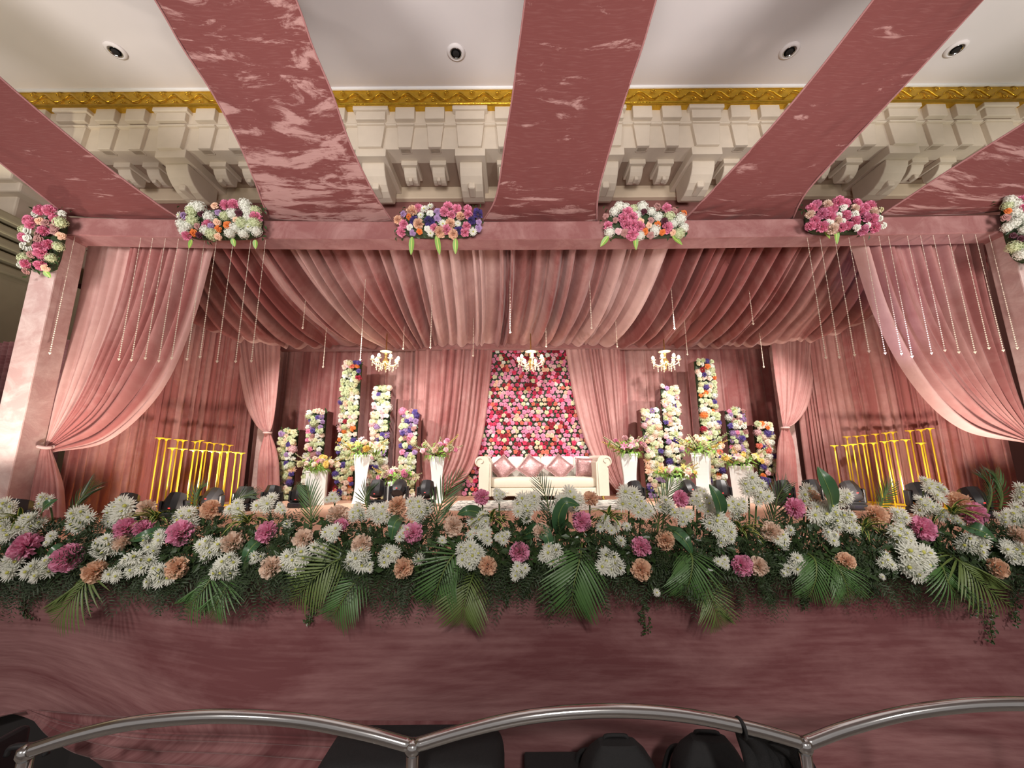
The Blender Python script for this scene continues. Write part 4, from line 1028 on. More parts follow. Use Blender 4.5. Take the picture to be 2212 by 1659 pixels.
fl_ = [(108, 762), (257, 775), (284, 777), (314, 773), (343, 779), (371, 773), (404, 775), (432, 770), (469, 780), (509, 780), (543, 779)]
fr_ = [(1784, 772), (1813, 771), (1846, 766), (1877, 758), (1912, 762), (1947, 763), (1970, 769), (2012, 762), (2041, 756), (2071, 760), (2106, 760), (2136, 751), (2167, 756), (2197, 751)]
for i, (a, b) in enumerate(fl_): strand(a, b, YBD - .07, zb0 + .06 + bz(P(a, 500, YBD).x), ORD[i] + ' bead strand from the left end of the front beam', 'bead strands on the front beam')
for i, (a, b) in enumerate(fr_): strand(a, b, YBD - .07, zb0 + .06 + bz(P(a, 500, YBD).x), ORD[len(fr_) - 1 - i] + ' bead strand from the right end of the front beam', 'bead strands on the front beam')
cs = [(654, 708, 657, 640, 5.2), (698, 792, 702, 690, 5.9), (778, 777, 787, 605, 5.0), (871, 753, 872, 690, 5.9), (930, 750, 932, 605, 5.0), (1022, 768, 1021, 700, 5.9), (1102, 717, 1101, 605, 5.0), (1180, 748, 1178, 685, 5.8),
      (1278, 708, 1274, 605, 5.0), (1333, 748, 1331, 685, 5.8), (1457, 709, 1446, 598, 5.0), (1485, 765, 1479, 685, 5.8), (1627, 699, 1615, 600, 5.1), (1650, 792, 1643, 690, 5.9)]
for i, (a, b, c, d, Y) in enumerate(cs):
    strand(a, b, Y, P(c, d, Y).z + .10, ORD[i] + ' bead strand from the left hanging under the canopy', 'bead strands under the canopy')
# ================================================================== FLOWERS ON THE BEAM AND ITS CORNERS
def beam_flowers(px0, px1, py0, py1, label, pal, seed, leaves, n=40, Y=YF - .06):
    r = random.Random(seed); c = P((px0 + px1) / 2, (py0 + py1) / 2, Y)
    t = thing('beam_arrangement', label, 'flower arrangement', c, 'flower arrangements on the frame')
    m = (P(1200, 500, Y) - P(1100, 500, Y)).x / 100
    xa_, xb_ = P(px0, (py0 + py1) / 2, Y).x, P(px1, (py0 + py1) / 2, Y).x; z1, z0 = zy(py0, Y, (px0 + px1) / 2), zy(py1, Y, (px0 + px1) / 2)
    superell((xb_ - xa_) / 2 * (.86 if xb_ - xa_ > z1 - z0 else .62), .05, (z1 - z0) / 2 * .75, .5, 24, 12).build('moss_base', 'fern_dark', t, True, loc=((xa_ + xb_) / 2, Y + .02, (z0 + z1) / 2))
    pts = []; tries = 0
    while len(pts) < n and tries < 4000:
        tries += 1; u, v = r.uniform(-1, 1), r.uniform(-1, 1)
        if abs(u) ** 4 + abs(v) ** 4 > 1: continue
        x = (xa_ + xb_) / 2 + u * (xb_ - xa_) / 2 * .93; z = (z0 + z1) / 2 + v * (z1 - z0) / 2 * .84
        if all((x - a) ** 2 + (z - b) ** 2 > (.070) ** 2 for a, b, _, _ in pts): pts.append((x, z, u, v))
    for (x, z, u, v) in pts:
        kind, col = r.choice(pal); s = {'carnation': .056, 'rose': .042, 'ruffle': .062, 'mum': .044, 'lily': .07}[kind] * r.uniform(.85, 1.2)
        put({'carnation': 'carnation', 'rose': 'rose', 'ruffle': 'hydrangea', 'mum': 'chrysanthemum', 'lily': 'lily'}[kind], FM(kind, col), t, (x, Y - .05 - .05 * (1 - u * u) * r.random(), z), frame_to((u * .5 + r.uniform(-.3, .3), -1, v * .5 - .25), r.random() * 6), s)
    lf = MB()
    for i in range(int(90 * (xb_ - xa_ + .2))):
        u, v = r.uniform(-1, 1), r.uniform(-1, 1); b = Vector(((xa_ + xb_) / 2 + u * (xb_ - xa_) / 2, Y - .03, (z0 + z1) / 2 + v * (z1 - z0) / 2 * .95)); q = frame_to(rdir((u, -.8, v), .4, r), r.random() * 6)
        L_ = r.uniform(.04, .075)
        lf.add([b + q @ Vector(a) for a in ((0, 0, 0), (-.012, L_ * .5, .01), (0, L_, .0), (.012, L_ * .5, .01))], [(0, 1, 2, 3)])
    tag(lf.build('foliage', 'leaf_dark', t), kind='stuff')
    for (lx, ly, tx, ty) in leaves:
        a, b = P(lx, ly, Y - .06), P(tx, ty, Y - .02); d = b - a
        me = weld(leaf_mesh('hanging_leaf', 'leaf_fresh', 'leaf_yellow', d.length, .028, .0, 7))
        zax = Vector((0, -1, .1)); yax = d.normalized(); xax = yax.cross(zax).normalized(); zax = xax.cross(yax)
        put('hanging_leaf', me, t, a, Matrix((xax, yax, zax)).transposed())
PA = [('ruffle', 'white')] * 5 + [('ruffle', 'greenish')] * 3 + [('carnation', 'pink')] * 2 + [('rose', 'dusty'), ('rose', 'orange'), ('rose', 'peach'), ('rose', 'maroon'), ('rose', 'maroon'), ('rose', 'lilac'), ('mum', 'white')]
PB = [('mum', 'white')] * 4 + [('rose', 'white')] * 3 + [('carnation', 'pink')] * 4 + [('carnation', 'peach')] * 2 + [('rose', 'lilac')] * 4 + [('carnation', 'purple')] * 2 + [('rose', 'palepink'), ('rose', 'orange'), ('ruffle', 'greenish')]
PC = [('ruffle', 'white')] * 5 + [('rose', 'orange')] * 3 + [('carnation', 'pink')] * 3 + [('rose', 'dusty')] * 3 + [('rose', 'peach')] * 2 + [('rose', 'maroon')] + [('rose', 'palepink')] * 2 + [('ruffle', 'greenish')]
PD = [('carnation', 'pink')] * 6 + [('rose', 'white')] * 4 + [('carnation', 'palepeach')] * 2 + [('rose', 'cream')] * 2 + [('carnation', 'lilacpink')] * 2
PE = [('rose', 'white')] * 4 + [('carnation', 'pink')] * 4 + [('rose', 'dusty')] * 2 + [('ruffle', 'greenish')] * 3 + [('rose', 'peach')]
beam_flowers(386, 578, 443, 526, 'white hydrangea and maroon rose arrangement, leftmost on the front beam', PA, 401, [(415, 518, 408, 537), (503, 515, 507, 533), (552, 518, 552, 538)], 44)
beam_flowers(856, 1044, 450, 520, 'purple, peach and pink arrangement on the beam, second from left', PB, 402, [(890, 512, 888, 551), (943, 508, 950, 551), (984, 515, 984, 549)], 46)
beam_flowers(1300, 1480, 447, 522, 'orange tulip and white arrangement on the beam, third from left', PC, 403, [(1314, 510, 1297, 533), (1372, 505, 1374, 540), (1452, 510, 1474, 529)], 44)
beam_flowers(1730, 1902, 441, 513, 'mostly pink carnation arrangement, rightmost on the front beam', PD, 404, [(1775, 488, 1793, 516), (1806, 492, 1808, 528)], 42)
beam_flowers(58, 146, 446, 606, 'corner flower arrangement on top of the left front pillar', PE, 405, [(96, 585, 110, 600)], 34, YF - .08)
beam_flowers(2160, 2262, 424, 585, 'corner flower arrangement on top of the right front pillar', PA, 406, [], 44, YF - .08)

# ================================================================== FLOWER BANK ON THE STAGE EDGE
YBK = 2.22
rk = random.Random(55)
bed = thing('foam_trough', 'dark green foam trough under the flower bank on the stage edge', 'flower trough', (0, STAGE_Y + .02, STAGE_Z))
MB().box((XS0 + 1.6, STAGE_Y - .04, STAGE_Z), (XS1 - 1.6, STAGE_Y + .16, STAGE_Z + .07)).build('foam', 'fern_dark', bed, bevel=.01)
def depth(py):
    """the bank slopes: low flowers hang in front of the stage edge, high ones stand behind it"""
    return YBK + (1150 - py) / 1000.0 * (1.6 if py < 1150 else .6)
FOOT = lambda x: Vector((x, STAGE_Y + .05, STAGE_Z + .05))
def stem_to(t, p, mat='stem_green', rad=.005):
    f = FOOT(p.x * .97); mid = (p + f) / 2 + Vector((0, -.02, .05 if p.z < STAGE_Z + .1 else 0))
    MB().tube(catmull(np.array([tuple(f), tuple(mid), tuple(p)]), np.linspace(0, 1, 7)), rad, 5).build('stem', mat, t, True)
CA = [(60, 1183, 30, 'pink'), (150, 1207, 29, 'pink'), (275, 1143, 24, 'pink'), (312, 1143, 20, 'pink'), (393, 1152, 27, 'pink'), (578, 1150, 23, 'pink'), (737, 1133, 15, 'pink'), (892, 1152, 22, 'pink'), (1042, 1074, 18, 'pink'), (1256, 1127, 22, 'pink'),
      (1122, 1192, 22, 'pink'), (1384, 1182, 22, 'pink'), (1470, 1077, 18, 'pink'), (1715, 1097, 22, 'pink'), (1600, 1221, 23, 'pink'), (1990, 1142, 26, 'pink'), (2098, 1110, 25, 'pink'),
      (320, 1098, 20, 'palepeach'), (458, 1100, 22, 'peach'), (504, 1172, 23, 'palepeach'), (208, 1234, 23, 'peach'), (385, 1226, 23, 'peach'), (588, 1226, 24, 'palepeach'), (656, 1163, 21, 'palepeach'), (730, 1112, 22, 'palepeach'), (783, 1177, 22, 'palepeach'),
      (873, 1226, 22, 'peach'), (980, 1136, 22, 'palepeach'), (860, 1092, 20, 'peach'), (1275, 1078, 17, 'peach'), (1054, 1221, 21, 'peach'), (1384, 1230, 22, 'peach'), (1436, 1167, 21, 'peach'), (1665, 1150, 22, 'palepeach'), (1638, 1224, 20, 'palepeach'),
      (1890, 1112, 22, 'peach'), (1750, 1078, 20, 'peach'), (1824, 1213, 19, 'peach'), (2070, 1084, 21, 'peach'), (2150, 1226, 20, 'peach'), (2200, 1160, 22, 'palepeach'), (1170, 1150, 20, 'palepeach'), (268, 1172, 19, 'palepeach')]
names = {}; ca_info = []
for colr, word in (('pink', 'pink'), ('peach', 'peach'), ('palepeach', 'pale peach')):
    for i, q in enumerate(sorted([q for q in CA if q[3] == colr])):
        nm = '%s %s carnation from the left' % (ORD[i], word); ca_info.append((q[0], q[1], nm))
        Y = depth(q[1]); p = P(q[0], q[1], Y); s = q[2] * (P(1200, 1150, Y) - P(1100, 1150, Y)).length / 100
        t = thing('carnation', nm + ' in the stage front flower bank', 'carnation', FOOT(p.x), word + ' carnations of the flower bank')
        put('petals', FM('carnation', {'pink': 'bankpink', 'peach': 'bankpeach', 'palepeach': 'bankpale'}[q[3]], i % 3), t, p, frame_to((rk.uniform(-.45, .45), -1, rk.uniform(-.1, .75)), rk.random() * 6), s * 1.04)
        MB().lathe([(.10 * s, -.6 * s), (.30 * s, -.35 * s), (.36 * s, .0)], 8, p + Vector((0, .25 * s, 0))).build('calyx', 'stem_green', t, True)
        stem_to(t, p + Vector((0, .3 * s, -.4 * s)))
MU = [(15, 1106, 26, 5), (75, 1130, 26, 5), (18, 1150, 28, 5), (25, 1220, 28, 5), (110, 1163, 16, 3), (175, 1120, 27, 6), (98, 1086, 20, 4), (88, 1228, 26, 5), (262, 1105, 32, 7), (228, 1180, 28, 6), (245, 1240, 20, 4), (300, 1218, 28, 6), (335, 1172, 24, 5),
      (345, 1245, 25, 5), (400, 1118, 27, 6), (456, 1184, 26, 7), (492, 1222, 26, 7), (512, 1103, 22, 4), (577, 1088, 22, 4), (608, 1099, 14, 3), (551, 1205, 15, 3), (640, 1210, 28, 7), (622, 1132, 14, 1), (690, 1186, 18, 3), (718, 1075, 14, 3), (775, 1208, 26, 5),
      (818, 1108, 25, 5), (775, 1105, 20, 4), (840, 1198, 22, 5), (905, 1207, 15, 1), (720, 1150, 20, 4), (903, 1098, 27, 6), (870, 1150, 18, 3), (955, 1168, 11, 1), (1036, 1130, 24, 5), (1014, 1196, 26, 9), (1016, 1155, 11, 1), (1048, 1158, 18, 3), (1120, 1232, 20, 4), (1088, 1160, 16, 3),
      (1140, 1087, 26, 6), (1078, 1068, 14, 4), (1130, 1108, 22, 4), (1192, 1200, 26, 5), (1228, 1082, 28, 6), (1205, 1098, 16, 2), (1305, 1130, 18, 3), (1330, 1140, 16, 2), (1353, 1138, 14, 1), (1340, 1168, 13, 1), (1318, 1218, 26, 6), (1362, 1080, 28, 7), (1388, 1102, 20, 4), (1438, 1095, 20, 4), (1475, 1115, 22, 4),
      (1510, 1062, 14, 2), (1503, 1085, 18, 3), (1530, 1090, 22, 5), (1550, 1135, 26, 6), (1572, 1150, 20, 4), (1562, 1165, 18, 3), (1590, 1095, 24, 5), (1622, 1048, 26, 6), (1640, 1075, 20, 4), (1685, 1168, 20, 4), (1705, 1145, 14, 1), (1556, 1212, 16, 3), (1720, 1215, 20, 4), (1700, 1234, 14, 2), (1745, 1072, 24, 5),
      (1780, 1110, 30, 7), (1812, 1122, 26, 5), (1840, 1142, 18, 2), (1790, 1155, 18, 3), (1818, 1075, 22, 4), (1945, 1158, 26, 6), (1938, 1116, 20, 4), (2004, 1050, 22, 3), (2030, 1068, 22, 3), (2000, 1096, 24, 5), (2030, 1105, 18, 3), (1975, 1212, 36, 9), (1912, 1210, 18, 3), (1905, 1246, 9, 1), (2105, 1175, 26, 6), (2062, 1122, 14, 3),
      (2182, 1190, 26, 6), (2190, 1112, 26, 6), (2203, 1065, 22, 4), (2158, 1118, 16, 3), (1418, 1280, 9, 1), (800, 1225, 10, 2)]
MU.sort()
used = set()
for i, (u, v, rad, n) in enumerate(MU):
    if n > 1: n = int(round(n * 1.35)); rad *= 1.06
    Y = depth(v) - .01; p = P(u, v, Y); m = (P(1200, 1150, Y) - P(1100, 1150, Y)).length / 100
    lab = None
    for (cu, cv, nm) in sorted(ca_info, key=lambda c: (c[0] - u) ** 2 + (c[1] - v) ** 2):
        du, dv = u - cu, v - cv
        rel = ('right of' if du > 0 else 'left of') if abs(du) > abs(dv) else ('below' if dv > 0 else 'above')
        lab = 'white chrysanthemum %s just %s the %s' % ('bloom' if n == 1 else 'cluster', rel, nm)
        if lab not in used: break
    used.add(lab)
    t = thing('chrysanthemum_spray', lab, 'chrysanthemum', FOOT(p.x), 'white chrysanthemums of the flower bank')
    br = rad if n == 1 else max(9, rad * (.62 if n > 5 else .68))
    for k in range(n):
        if n == 1: d = Vector((0, 0, 0))
        else:
            a = 2.39996 * k + i; rr_ = (rad - br * .55) * math.sqrt((k + .3) / n) * 1.25
            d = Vector((math.cos(a) * rr_ * m, -.02 + .03 * rk.random(), math.sin(a) * rr_ * m * .85))
        hd = (d.x * 4 + rk.uniform(-.3, .3), -1, d.z * 4 + rk.uniform(.0, .7))
        put('blossom', FM('mum', 'white', (i + k) % 3), t, p + d, frame_to(hd, rk.random() * 6), br * m * rk.uniform(.85, 1.1))
    stem_to(t, p + Vector((0, .03, -.02)))
# palm fronds
def frond(pts, Ys, L0, mat, label, grp, npair=17, face=(0, -1, .2), ang=1.0):
    r = random.Random(len(label) + int(pts[0][0])); P3 = [P(a, b, y) for (a, b), y in zip(pts, Ys)]
    t = thing('palm_frond', label, 'palm frond', P3[0], grp)
    C = catmull(np.array([tuple(q) for q in P3]), np.linspace(0, 1, 40)); MB().tube(C, [.007 * (1 - .75 * k / 39) for k in range(40)], 5).build('rachis', 'leaf_palm_dry', t, True)
    total = np.linalg.norm(np.diff(C, axis=0), axis=1).sum()
    for k in range(npair):
        a = .12 + .86 * k / (npair - 1); i_ = min(38, int(a * 39)); o = Vector(C[i_]); tg = (Vector(C[i_ + 1]) - Vector(C[i_])).normalized()
        nrm = Vector(face); nrm = (nrm - tg * nrm.dot(tg)).normalized(); side = tg.cross(nrm)
        L_ = L0 * (math.sin(math.pi * (.18 + .80 * a)) ** .7) * r.uniform(.9, 1.1); an = ang * (1 - .45 * a)
        for s in (-1, 1):
            y = (tg * math.cos(an) + side * s * math.sin(an) + nrm * .12 + Vector((0, 0, -.12))).normalized(); x = y.cross(nrm).normalized(); z = x.cross(y)
            put('leaflet', leaflet[mat], t, o, Matrix((x, y, z)).transposed(), (L_ * .95, L_, L_))
dn = [([(215, 1205), (190, 1250), (150, 1300), (112, 1345)], .19), ([(470, 1205), (455, 1250), (425, 1290), (400, 1312)], .16), ([(500, 1225), (490, 1265), (470, 1300), (455, 1335)], .14), ([(770, 1195), (720, 1215), (672, 1255), (632, 1300)], .19), ([(800, 1225), (765, 1260), (738, 1300), (716, 1340)], .18),
      ([(1010, 1180), (975, 1205), (950, 1255), (935, 1305)], .20), ([(1030, 1225), (1015, 1262), (1003, 1305), (998, 1345)], .19), ([(1258, 1172), (1252, 1210), (1240, 1262), (1232, 1322)], .24), ([(1478, 1178), (1495, 1205), (1492, 1245), (1480, 1285)], .19), ([(1500, 1240), (1530, 1275), (1545, 1315), (1560, 1352)], .15),
      ([(1735, 1190), (1760, 1210), (1762, 1250), (1748, 1290)], .17), ([(1770, 1195), (1805, 1220), (1825, 1255), (1835, 1298)], .16), ([(2040, 1190), (2075, 1215), (2120, 1260), (2185, 1312)], .20), ([(2010, 1195), (2035, 1225), (2050, 1262), (2075, 1290)], .17)]
for i, (p_, L0) in enumerate(dn):
    frond(p_, [2.26, 2.17, 2.14, 2.16], L0, 'leaf_palm' if i % 3 else 'leaf_palm_dry', '%s palm frond from the left drooping over the stage skirt' % ORD[i], 'palm fronds drooping over the skirt', 19, (0, -1, .25))
upf = [([(150, 1120), (165, 1090), (185, 1065), (205, 1038)], .13), ([(425, 1110), (420, 1085), (425, 1062), (440, 1045)], .10), ([(495, 1100), (515, 1078), (535, 1070), (560, 1068)], .10), ([(672, 1145), (672, 1110), (668, 1075), (660, 1048)], .15), ([(800, 1110), (790, 1085), (792, 1068), (800, 1050)], .12),
       ([(940, 1160), (945, 1115), (965, 1065), (1000, 1018)], .16), ([(1190, 1150), (1188, 1110), (1176, 1065), (1160, 1025)], .14), ([(1420, 1150), (1425, 1110), (1440, 1070), (1458, 1038)], .15), ([(1660, 1160), (1672, 1120), (1680, 1075), (1700, 1042)], .18), ([(1895, 1110), (1905, 1085), (1915, 1065), (1928, 1040)], .13),
       ([(2130, 1110), (2140, 1080), (2140, 1050), (2120, 1022)], .15), ([(2160, 1100), (2165, 1070), (2158, 1045), (2150, 1022)], .13)]
for i, (p_, L0) in enumerate(upf):
    frond(p_, [2.34, 2.38, 2.40, 2.40], L0, 'leaf_palm' if i % 2 else 'leaf_dark', '%s upright palm frond from the left rising out of the flowers' % ORD[i], 'upright palm fronds of the flower bank', 14, (0, -1, .1), .6)
# broad leaves
def broad(pts, Ys, wd, label, tilt=(0, -1, .35)):
    P3 = [P(a, b, y) for (a, b), y in zip(pts, Ys)]; n = 15
    C = [Vector(c) for c in catmull(np.array([tuple(q) for q in P3]), np.linspace(0, 1, n))]
    t = thing('broad_leaf', label, 'leaf', C[0], 'broad leaves of the flower bank'); nrm0 = Vector(tilt); mbs = (MB(), MB()); g = []
    for i, c in enumerate(C):
        tg = (C[min(i + 1, n - 1)] - C[max(i - 1, 0)]).normalized(); nr = (nrm0 - tg * nrm0.dot(tg)).normalized(); sd = tg.cross(nr); a = i / (n - 1)
        w_ = wd * math.sin(math.pi * min(1, .10 + .90 * a ** .85)) ** .8 + .002
        g.append([c + sd * s * w_ + nr * (.25 * w_ * abs(s)) for s in (-1, -.5, 0, .5, 1)])
    mbs[0].grid(g); mbs[0].build('blade', 'leaf_broad', t, True)
    mbs[1].tube([r_[2] + Vector((0, -.002, 0)) for r_ in g], [.004 * (1 - .8 * i / n) for i in range(n)], 5); mbs[1].build('midrib', 'leaf_midrib', t, True)
bls = [([(1798, 1112), (1795, 1075), (1782, 1040), (1766, 1008)], .055, 'tall broad leaf standing upright before the right yellow stands'), ([(1552, 1125), (1556, 1100), (1548, 1072), (1532, 1046)], .04, 'broad upright leaf before the tallest right pedestal'),
       ([(1212, 1160), (1206, 1120), (1222, 1086), (1252, 1092)], .035, 'curled broad leaf rising before the right half of the sofa'), ([(1130, 1158), (1160, 1146), (1182, 1160), (1190, 1200)], .035, 'broad leaf arching beside the white daisies at centre'),
       ([(578, 1168), (555, 1172), (536, 1195), (524, 1232)], .035, 'long grey green leaf hanging between white blooms at left'), ([(1440, 1140), (1462, 1152), (1482, 1172), (1496, 1200)], .033, 'broad leaf lying above a drooping frond right of centre'),
       ([(2060, 1130), (2090, 1138), (2125, 1150), (2155, 1170)], .04, 'broad dark leaf lying at the far right of the bank'), ([(175, 1170), (145, 1178), (115, 1195), (92, 1222)], .035, 'narrow grey leaf crossing white blooms at the far left'),
       ([(90, 1118), (92, 1105), (102, 1090), (125, 1078)], .03, 'small upright leaf at the far left of the bank'), ([(1045, 1112), (1025, 1105), (1008, 1104), (988, 1112)], .03, 'short broad leaf below the sofa left arm'),
       ([(872, 1120), (858, 1124), (850, 1140), (846, 1168)], .035, 'folded broad leaf left of the central pink carnation'), ([(380, 1148), (340, 1150), (305, 1160), (280, 1168)], .028, 'dark leaf lying across the peach bloom at left')]
for p_, wd, lab in bls: broad(p_, [2.3, 2.22, 2.18, 2.2], wd, lab)
# variegated strap-leaved clumps
vleaf = []
for q in range(2):
    mb = MB(); nl = 8; g = []
    for i in range(nl):
        a = i / (nl - 1); w_ = .075 * math.sin(math.pi * min(1, .15 + .85 * a)) + .003; y = a - .12 * a ** 3; z = .28 * a - (.55 + .35 * q) * a ** 2.2
        g.append([(s * w_, y, z + abs(s) * .03) for s in (-1, -.62, 0, .62, 1)])
    for i in range(nl - 1):
        for j in range(4): mb.add([g[i][j], g[i][j + 1], g[i + 1][j + 1], g[i + 1][j]], [(0, 1, 2, 3)], 1 if j in (0, 3) else 0)
    vleaf.append(weld(mb.mesh('strap_leaf', ['leaf_palm', 'leaf_yellow'])))
for i, (u, v, lab) in enumerate(((40, 1118, 'far left'), (335, 1112, 'left, under the yellow stands'), (535, 1118, 'left, beside a bright pink carnation'), (1060, 1115, 'centre, before the sofa'), (1315, 1110, 'centre right, below the sofa right arm'), (1602, 1140, 'right, before the far right pedestal box'), (1868, 1135, 'right, among white blooms'), (2058, 1100, 'far right, beside a peach carnation'))):
    Y = 2.27; p = P(u, v + 14, Y); t = thing('variegated_plant', 'clump of yellow edged green strap leaves, ' + lab, 'plant', p, 'variegated leaf clumps of the bank')
    for k in range(17):
        az = 2.4 * k + i; el = .25 + .95 * (k / 17); L_ = rk.uniform(.10, .15)
        y = Vector((math.cos(az) * math.cos(el), -abs(math.sin(az)) * .8 * math.cos(el) - .1, math.sin(el))).normalized(); x = y.cross(Vector((0, 0, 1)) if abs(y.z) < .95 else Vector((0, -1, 0))).normalized(); z = x.cross(y)
        put('strap_leaf', vleaf[k % 2], t, p, Matrix((x, y, z)).transposed(), L_)
# loose fern filling the bank
r2 = np.random.default_rng(3); fb = []; ff = []
def fern_sprig(o, d, L_, n):
    d = Vector(d).normalized(); s = d.cross(Vector((.3, -1, .2))).normalized(); up = s.cross(d)
    for k in range(n):
        a = (k + .5) / n; c = o + d * (L_ * a) + Vector((0, 0, -.10 * L_ * a * a)); l = L_ * .34 * (1 - .6 * a)
        for q in (-1, 1):
            e = c + (s * q + d * .6).normalized() * l + up * (l * (r2.random() - .5) * .8); m_ = (c + e) / 2; wv = d * (l * .10)
            b = len(fb); fb.extend([tuple(c), tuple(m_ + wv), tuple(e), tuple(m_ - wv)]); ff.append((b, b + 1, b + 2, b + 3))
for i in range(2950):
    u = r2.uniform(-160, 2372); v = r2.choice([r2.normal(1195, 26), r2.uniform(1125, 1250), r2.normal(1228, 26)]); Y = depth(v) + r2.uniform(.0, .10)
    o = P(u, v, min(Y, STAGE_Y + .2)); dd = Vector((r2.normal(0, .7), -.5 + r2.normal(0, .4), (1185 - v) / 60 + r2.normal(0, .6)))
    fern_sprig(o, dd, r2.uniform(.07, .15), 8)
for i in range(480):                      # soft plumes hanging below the edge
    u = r2.uniform(-160, 2372); v = r2.uniform(1225, 1275) + 14 * math.sin(u / 60); o = P(u, v, SKY - .04 - .05 * r2.random())
    fern_sprig(o, Vector((r2.normal(0, .35), -.15, -1)), r2.uniform(.06, .14), 8)
fern = put('fern_foliage', mk('fern_foliage', fb, ff, 'fern_dark', None, False)); tag(fern, 'dark feathery fern foliage filling the flower bank', 'foliage', kind='stuff')
lb, lfc = [], []
for i in range(5900):
    u = r2.uniform(-160, 2372); v = r2.choice([r2.normal(1185, 24), r2.uniform(1120, 1240)]); Y = min(depth(v) + r2.uniform(.0, .12), STAGE_Y + .2); o = P(u, v, Y)
    q = frame_to((r2.normal(0, .6), -1, r2.normal(.5, .5)), r2.random() * 6); L_ = r2.uniform(.025, .06); b = len(lb)
    lb += [tuple(o + q @ Vector(p_)) for p_ in ((0, 0, 0), (-.28 * L_, .45 * L_, .05 * L_), (0, L_, 0), (.28 * L_, .45 * L_, .05 * L_))]; lfc.append((b, b + 1, b + 2, b + 3))
bush = put('leafy_filler', mk('leafy_filler', lb, lfc, 'leaf_dark', None, False)); tag(bush, 'small dark green leaves packed between the bank flowers', 'foliage', kind='stuff')
# trailing vines over the skirt
for i, (u, v0, v1) in enumerate(((60, 1235, 1335), (672, 1240, 1348), (905, 1230, 1290), (1095, 1215, 1300), (1140, 1235, 1290), (1392, 1225, 1365), (1660, 1230, 1300), (1732, 1240, 1312), (1885, 1225, 1290), (2145, 1230, 1385), (2105, 1235, 1330), (2190, 1230, 1345))):
    Y = SKY - .045; t = thing('trailing_vine', '%s trailing vine from the left hanging down the stage skirt' % ORD[i], 'vine', P(u, v0, Y), 'vines trailing down the skirt')
    pts = [P(u + rk.uniform(-7, 7), v0 + (v1 - v0) * k / 6, Y - .03 * math.sin(k)) for k in range(7)]
    MB().tube(pts, .0025, 4).build('stem', 'twig_brown', t); lf = MB(); C = catmull(np.array([tuple(q) for q in pts]), np.linspace(0, 1, 40))
    for c in C[2:]:
        for k in range(3):
            q = frame_to((rk.uniform(-1, 1), -1, rk.uniform(-1, 1)), rk.random() * 6); L_ = rk.uniform(.012, .024); b = Vector(c) + Vector((rk.uniform(-.025, .025), 0, rk.uniform(-.01, .01)))
            lf.add([b + q @ Vector(a) for a in ((0, 0, 0), (-.006, L_ * .5, .003), (0, L_, 0), (.006, L_ * .5, .003))], [(0, 1, 2, 3)])
    tag(lf.build('leaves', 'leaf_dark', t), kind='stuff')

# ================================================================== FOREGROUND: RAILING, BAGS, LOUDSPEAKER
YRL = 1.45
rl = thing('steel_railing', 'polished steel crowd railing of joined arches along the bottom edge', 'railing', (P(890, 1610, YRL).x, YRL, 0))
arcs = [[(62, 1622), (170, 1588), (300, 1560), (470, 1547), (640, 1556), (780, 1582), (888, 1611)], [(896, 1611), (1010, 1577), (1150, 1547), (1310, 1535), (1470, 1544), (1620, 1573), (1734, 1605)], [(1738, 1607), (1830, 1573), (1960, 1540), (2110, 1522), (2260, 1523), (2420, 1545), (2580, 1590)]]
for a in arcs:
    pts = catmull(np.array([tuple(P(u, v, YRL)) for u, v in a]), np.linspace(0, 1, 48)); MB().tube(pts, .0195, 18).build('arched_rail', 'steel', rl, True)
for (u, v) in ((58, 1624), (892, 1613), (1736, 1608), (2584, 1592)):
    p = P(u, v, YRL)
    MB().tube([(p.x, p.y, p.z + .004), (p.x, p.y, .0)], .0195, 18).build('post', 'steel', rl, True)
    MB().lathe([(.021, -.02), (.026, -.008), (.024, .012), (.01, .021)], 16, p).build('joint_collar', 'steel', rl, True)
    MB().lathe([(.07, 0), (.07, .01), (.025, .014)], 18, (p.x, p.y, 0)).build('foot_plate', 'steel', rl, True)
for a in arcs:
    p0, p1 = P(a[0][0], a[0][1], YRL), P(a[-1][0], a[-1][1], YRL)
    MB().tube([(p0.x, YRL, .25), (p1.x, YRL, .25)], .014, 12).build('lower_rail', 'steel', rl, True)
# suitcase
YSU = 1.80
sx0, sx1 = P(664, 1650, YSU).x, P(1088, 1650, YSU).x; zt_ = P(880, 1566, YSU + .26).z
su = thing('suitcase', 'large black soft suitcase with dark red piping behind the railing', 'suitcase', ((sx0 + sx1) / 2, YSU + .14, 0))
hw_ = (sx1 - sx0) / 2
superell(hw_, .15, zt_ / 2 * .985, .22, 44, 20).build('shell', 'black_fabric', su, True, world=False, loc=(0, 0, zt_ / 2 + .01))
superell(hw_ * .84, .05, zt_ * .36, .22, 36, 14).build('front_pocket', 'black_mesh', su, True, world=False, loc=(0, -.14, zt_ * .44))
for zz, k in ((zt_ * .93, .90), (zt_ * .80, .86)):
    pts = [(-hw_ * k, -.10, zz - .16), (-hw_ * k * .97, -.155, zz - .05), (-hw_ * k * .90, -.168, zz - .012), (-hw_ * .3, -.172, zz), (hw_ * .3, -.172, zz), (hw_ * k * .90, -.168, zz - .012), (hw_ * k * .97, -.155, zz - .05), (hw_ * k, -.10, zz - .16)]
    MB().tube(catmull(np.array(pts), np.linspace(0, 1, 40)), .0035, 6).build('piping', 'piping_red', su, True, world=False)
MB().tube(catmull(np.array([(-.12, 0, zt_), (-.10, 0, zt_ + .018), (.10, 0, zt_ + .018), (.12, 0, zt_)]), np.linspace(0, 1, 14)), .010, 7).build('handle', 'black_fabric', su, True, world=False)
for s in (-1, 1): MB().lathe([(.02, -.02), (.028, 0), (.02, .02)], 12).build('wheel', 'black_plastic', su, True, world=False, loc=(s * hw_ * .8, 0, .028), rot=(0, R(90), 0))
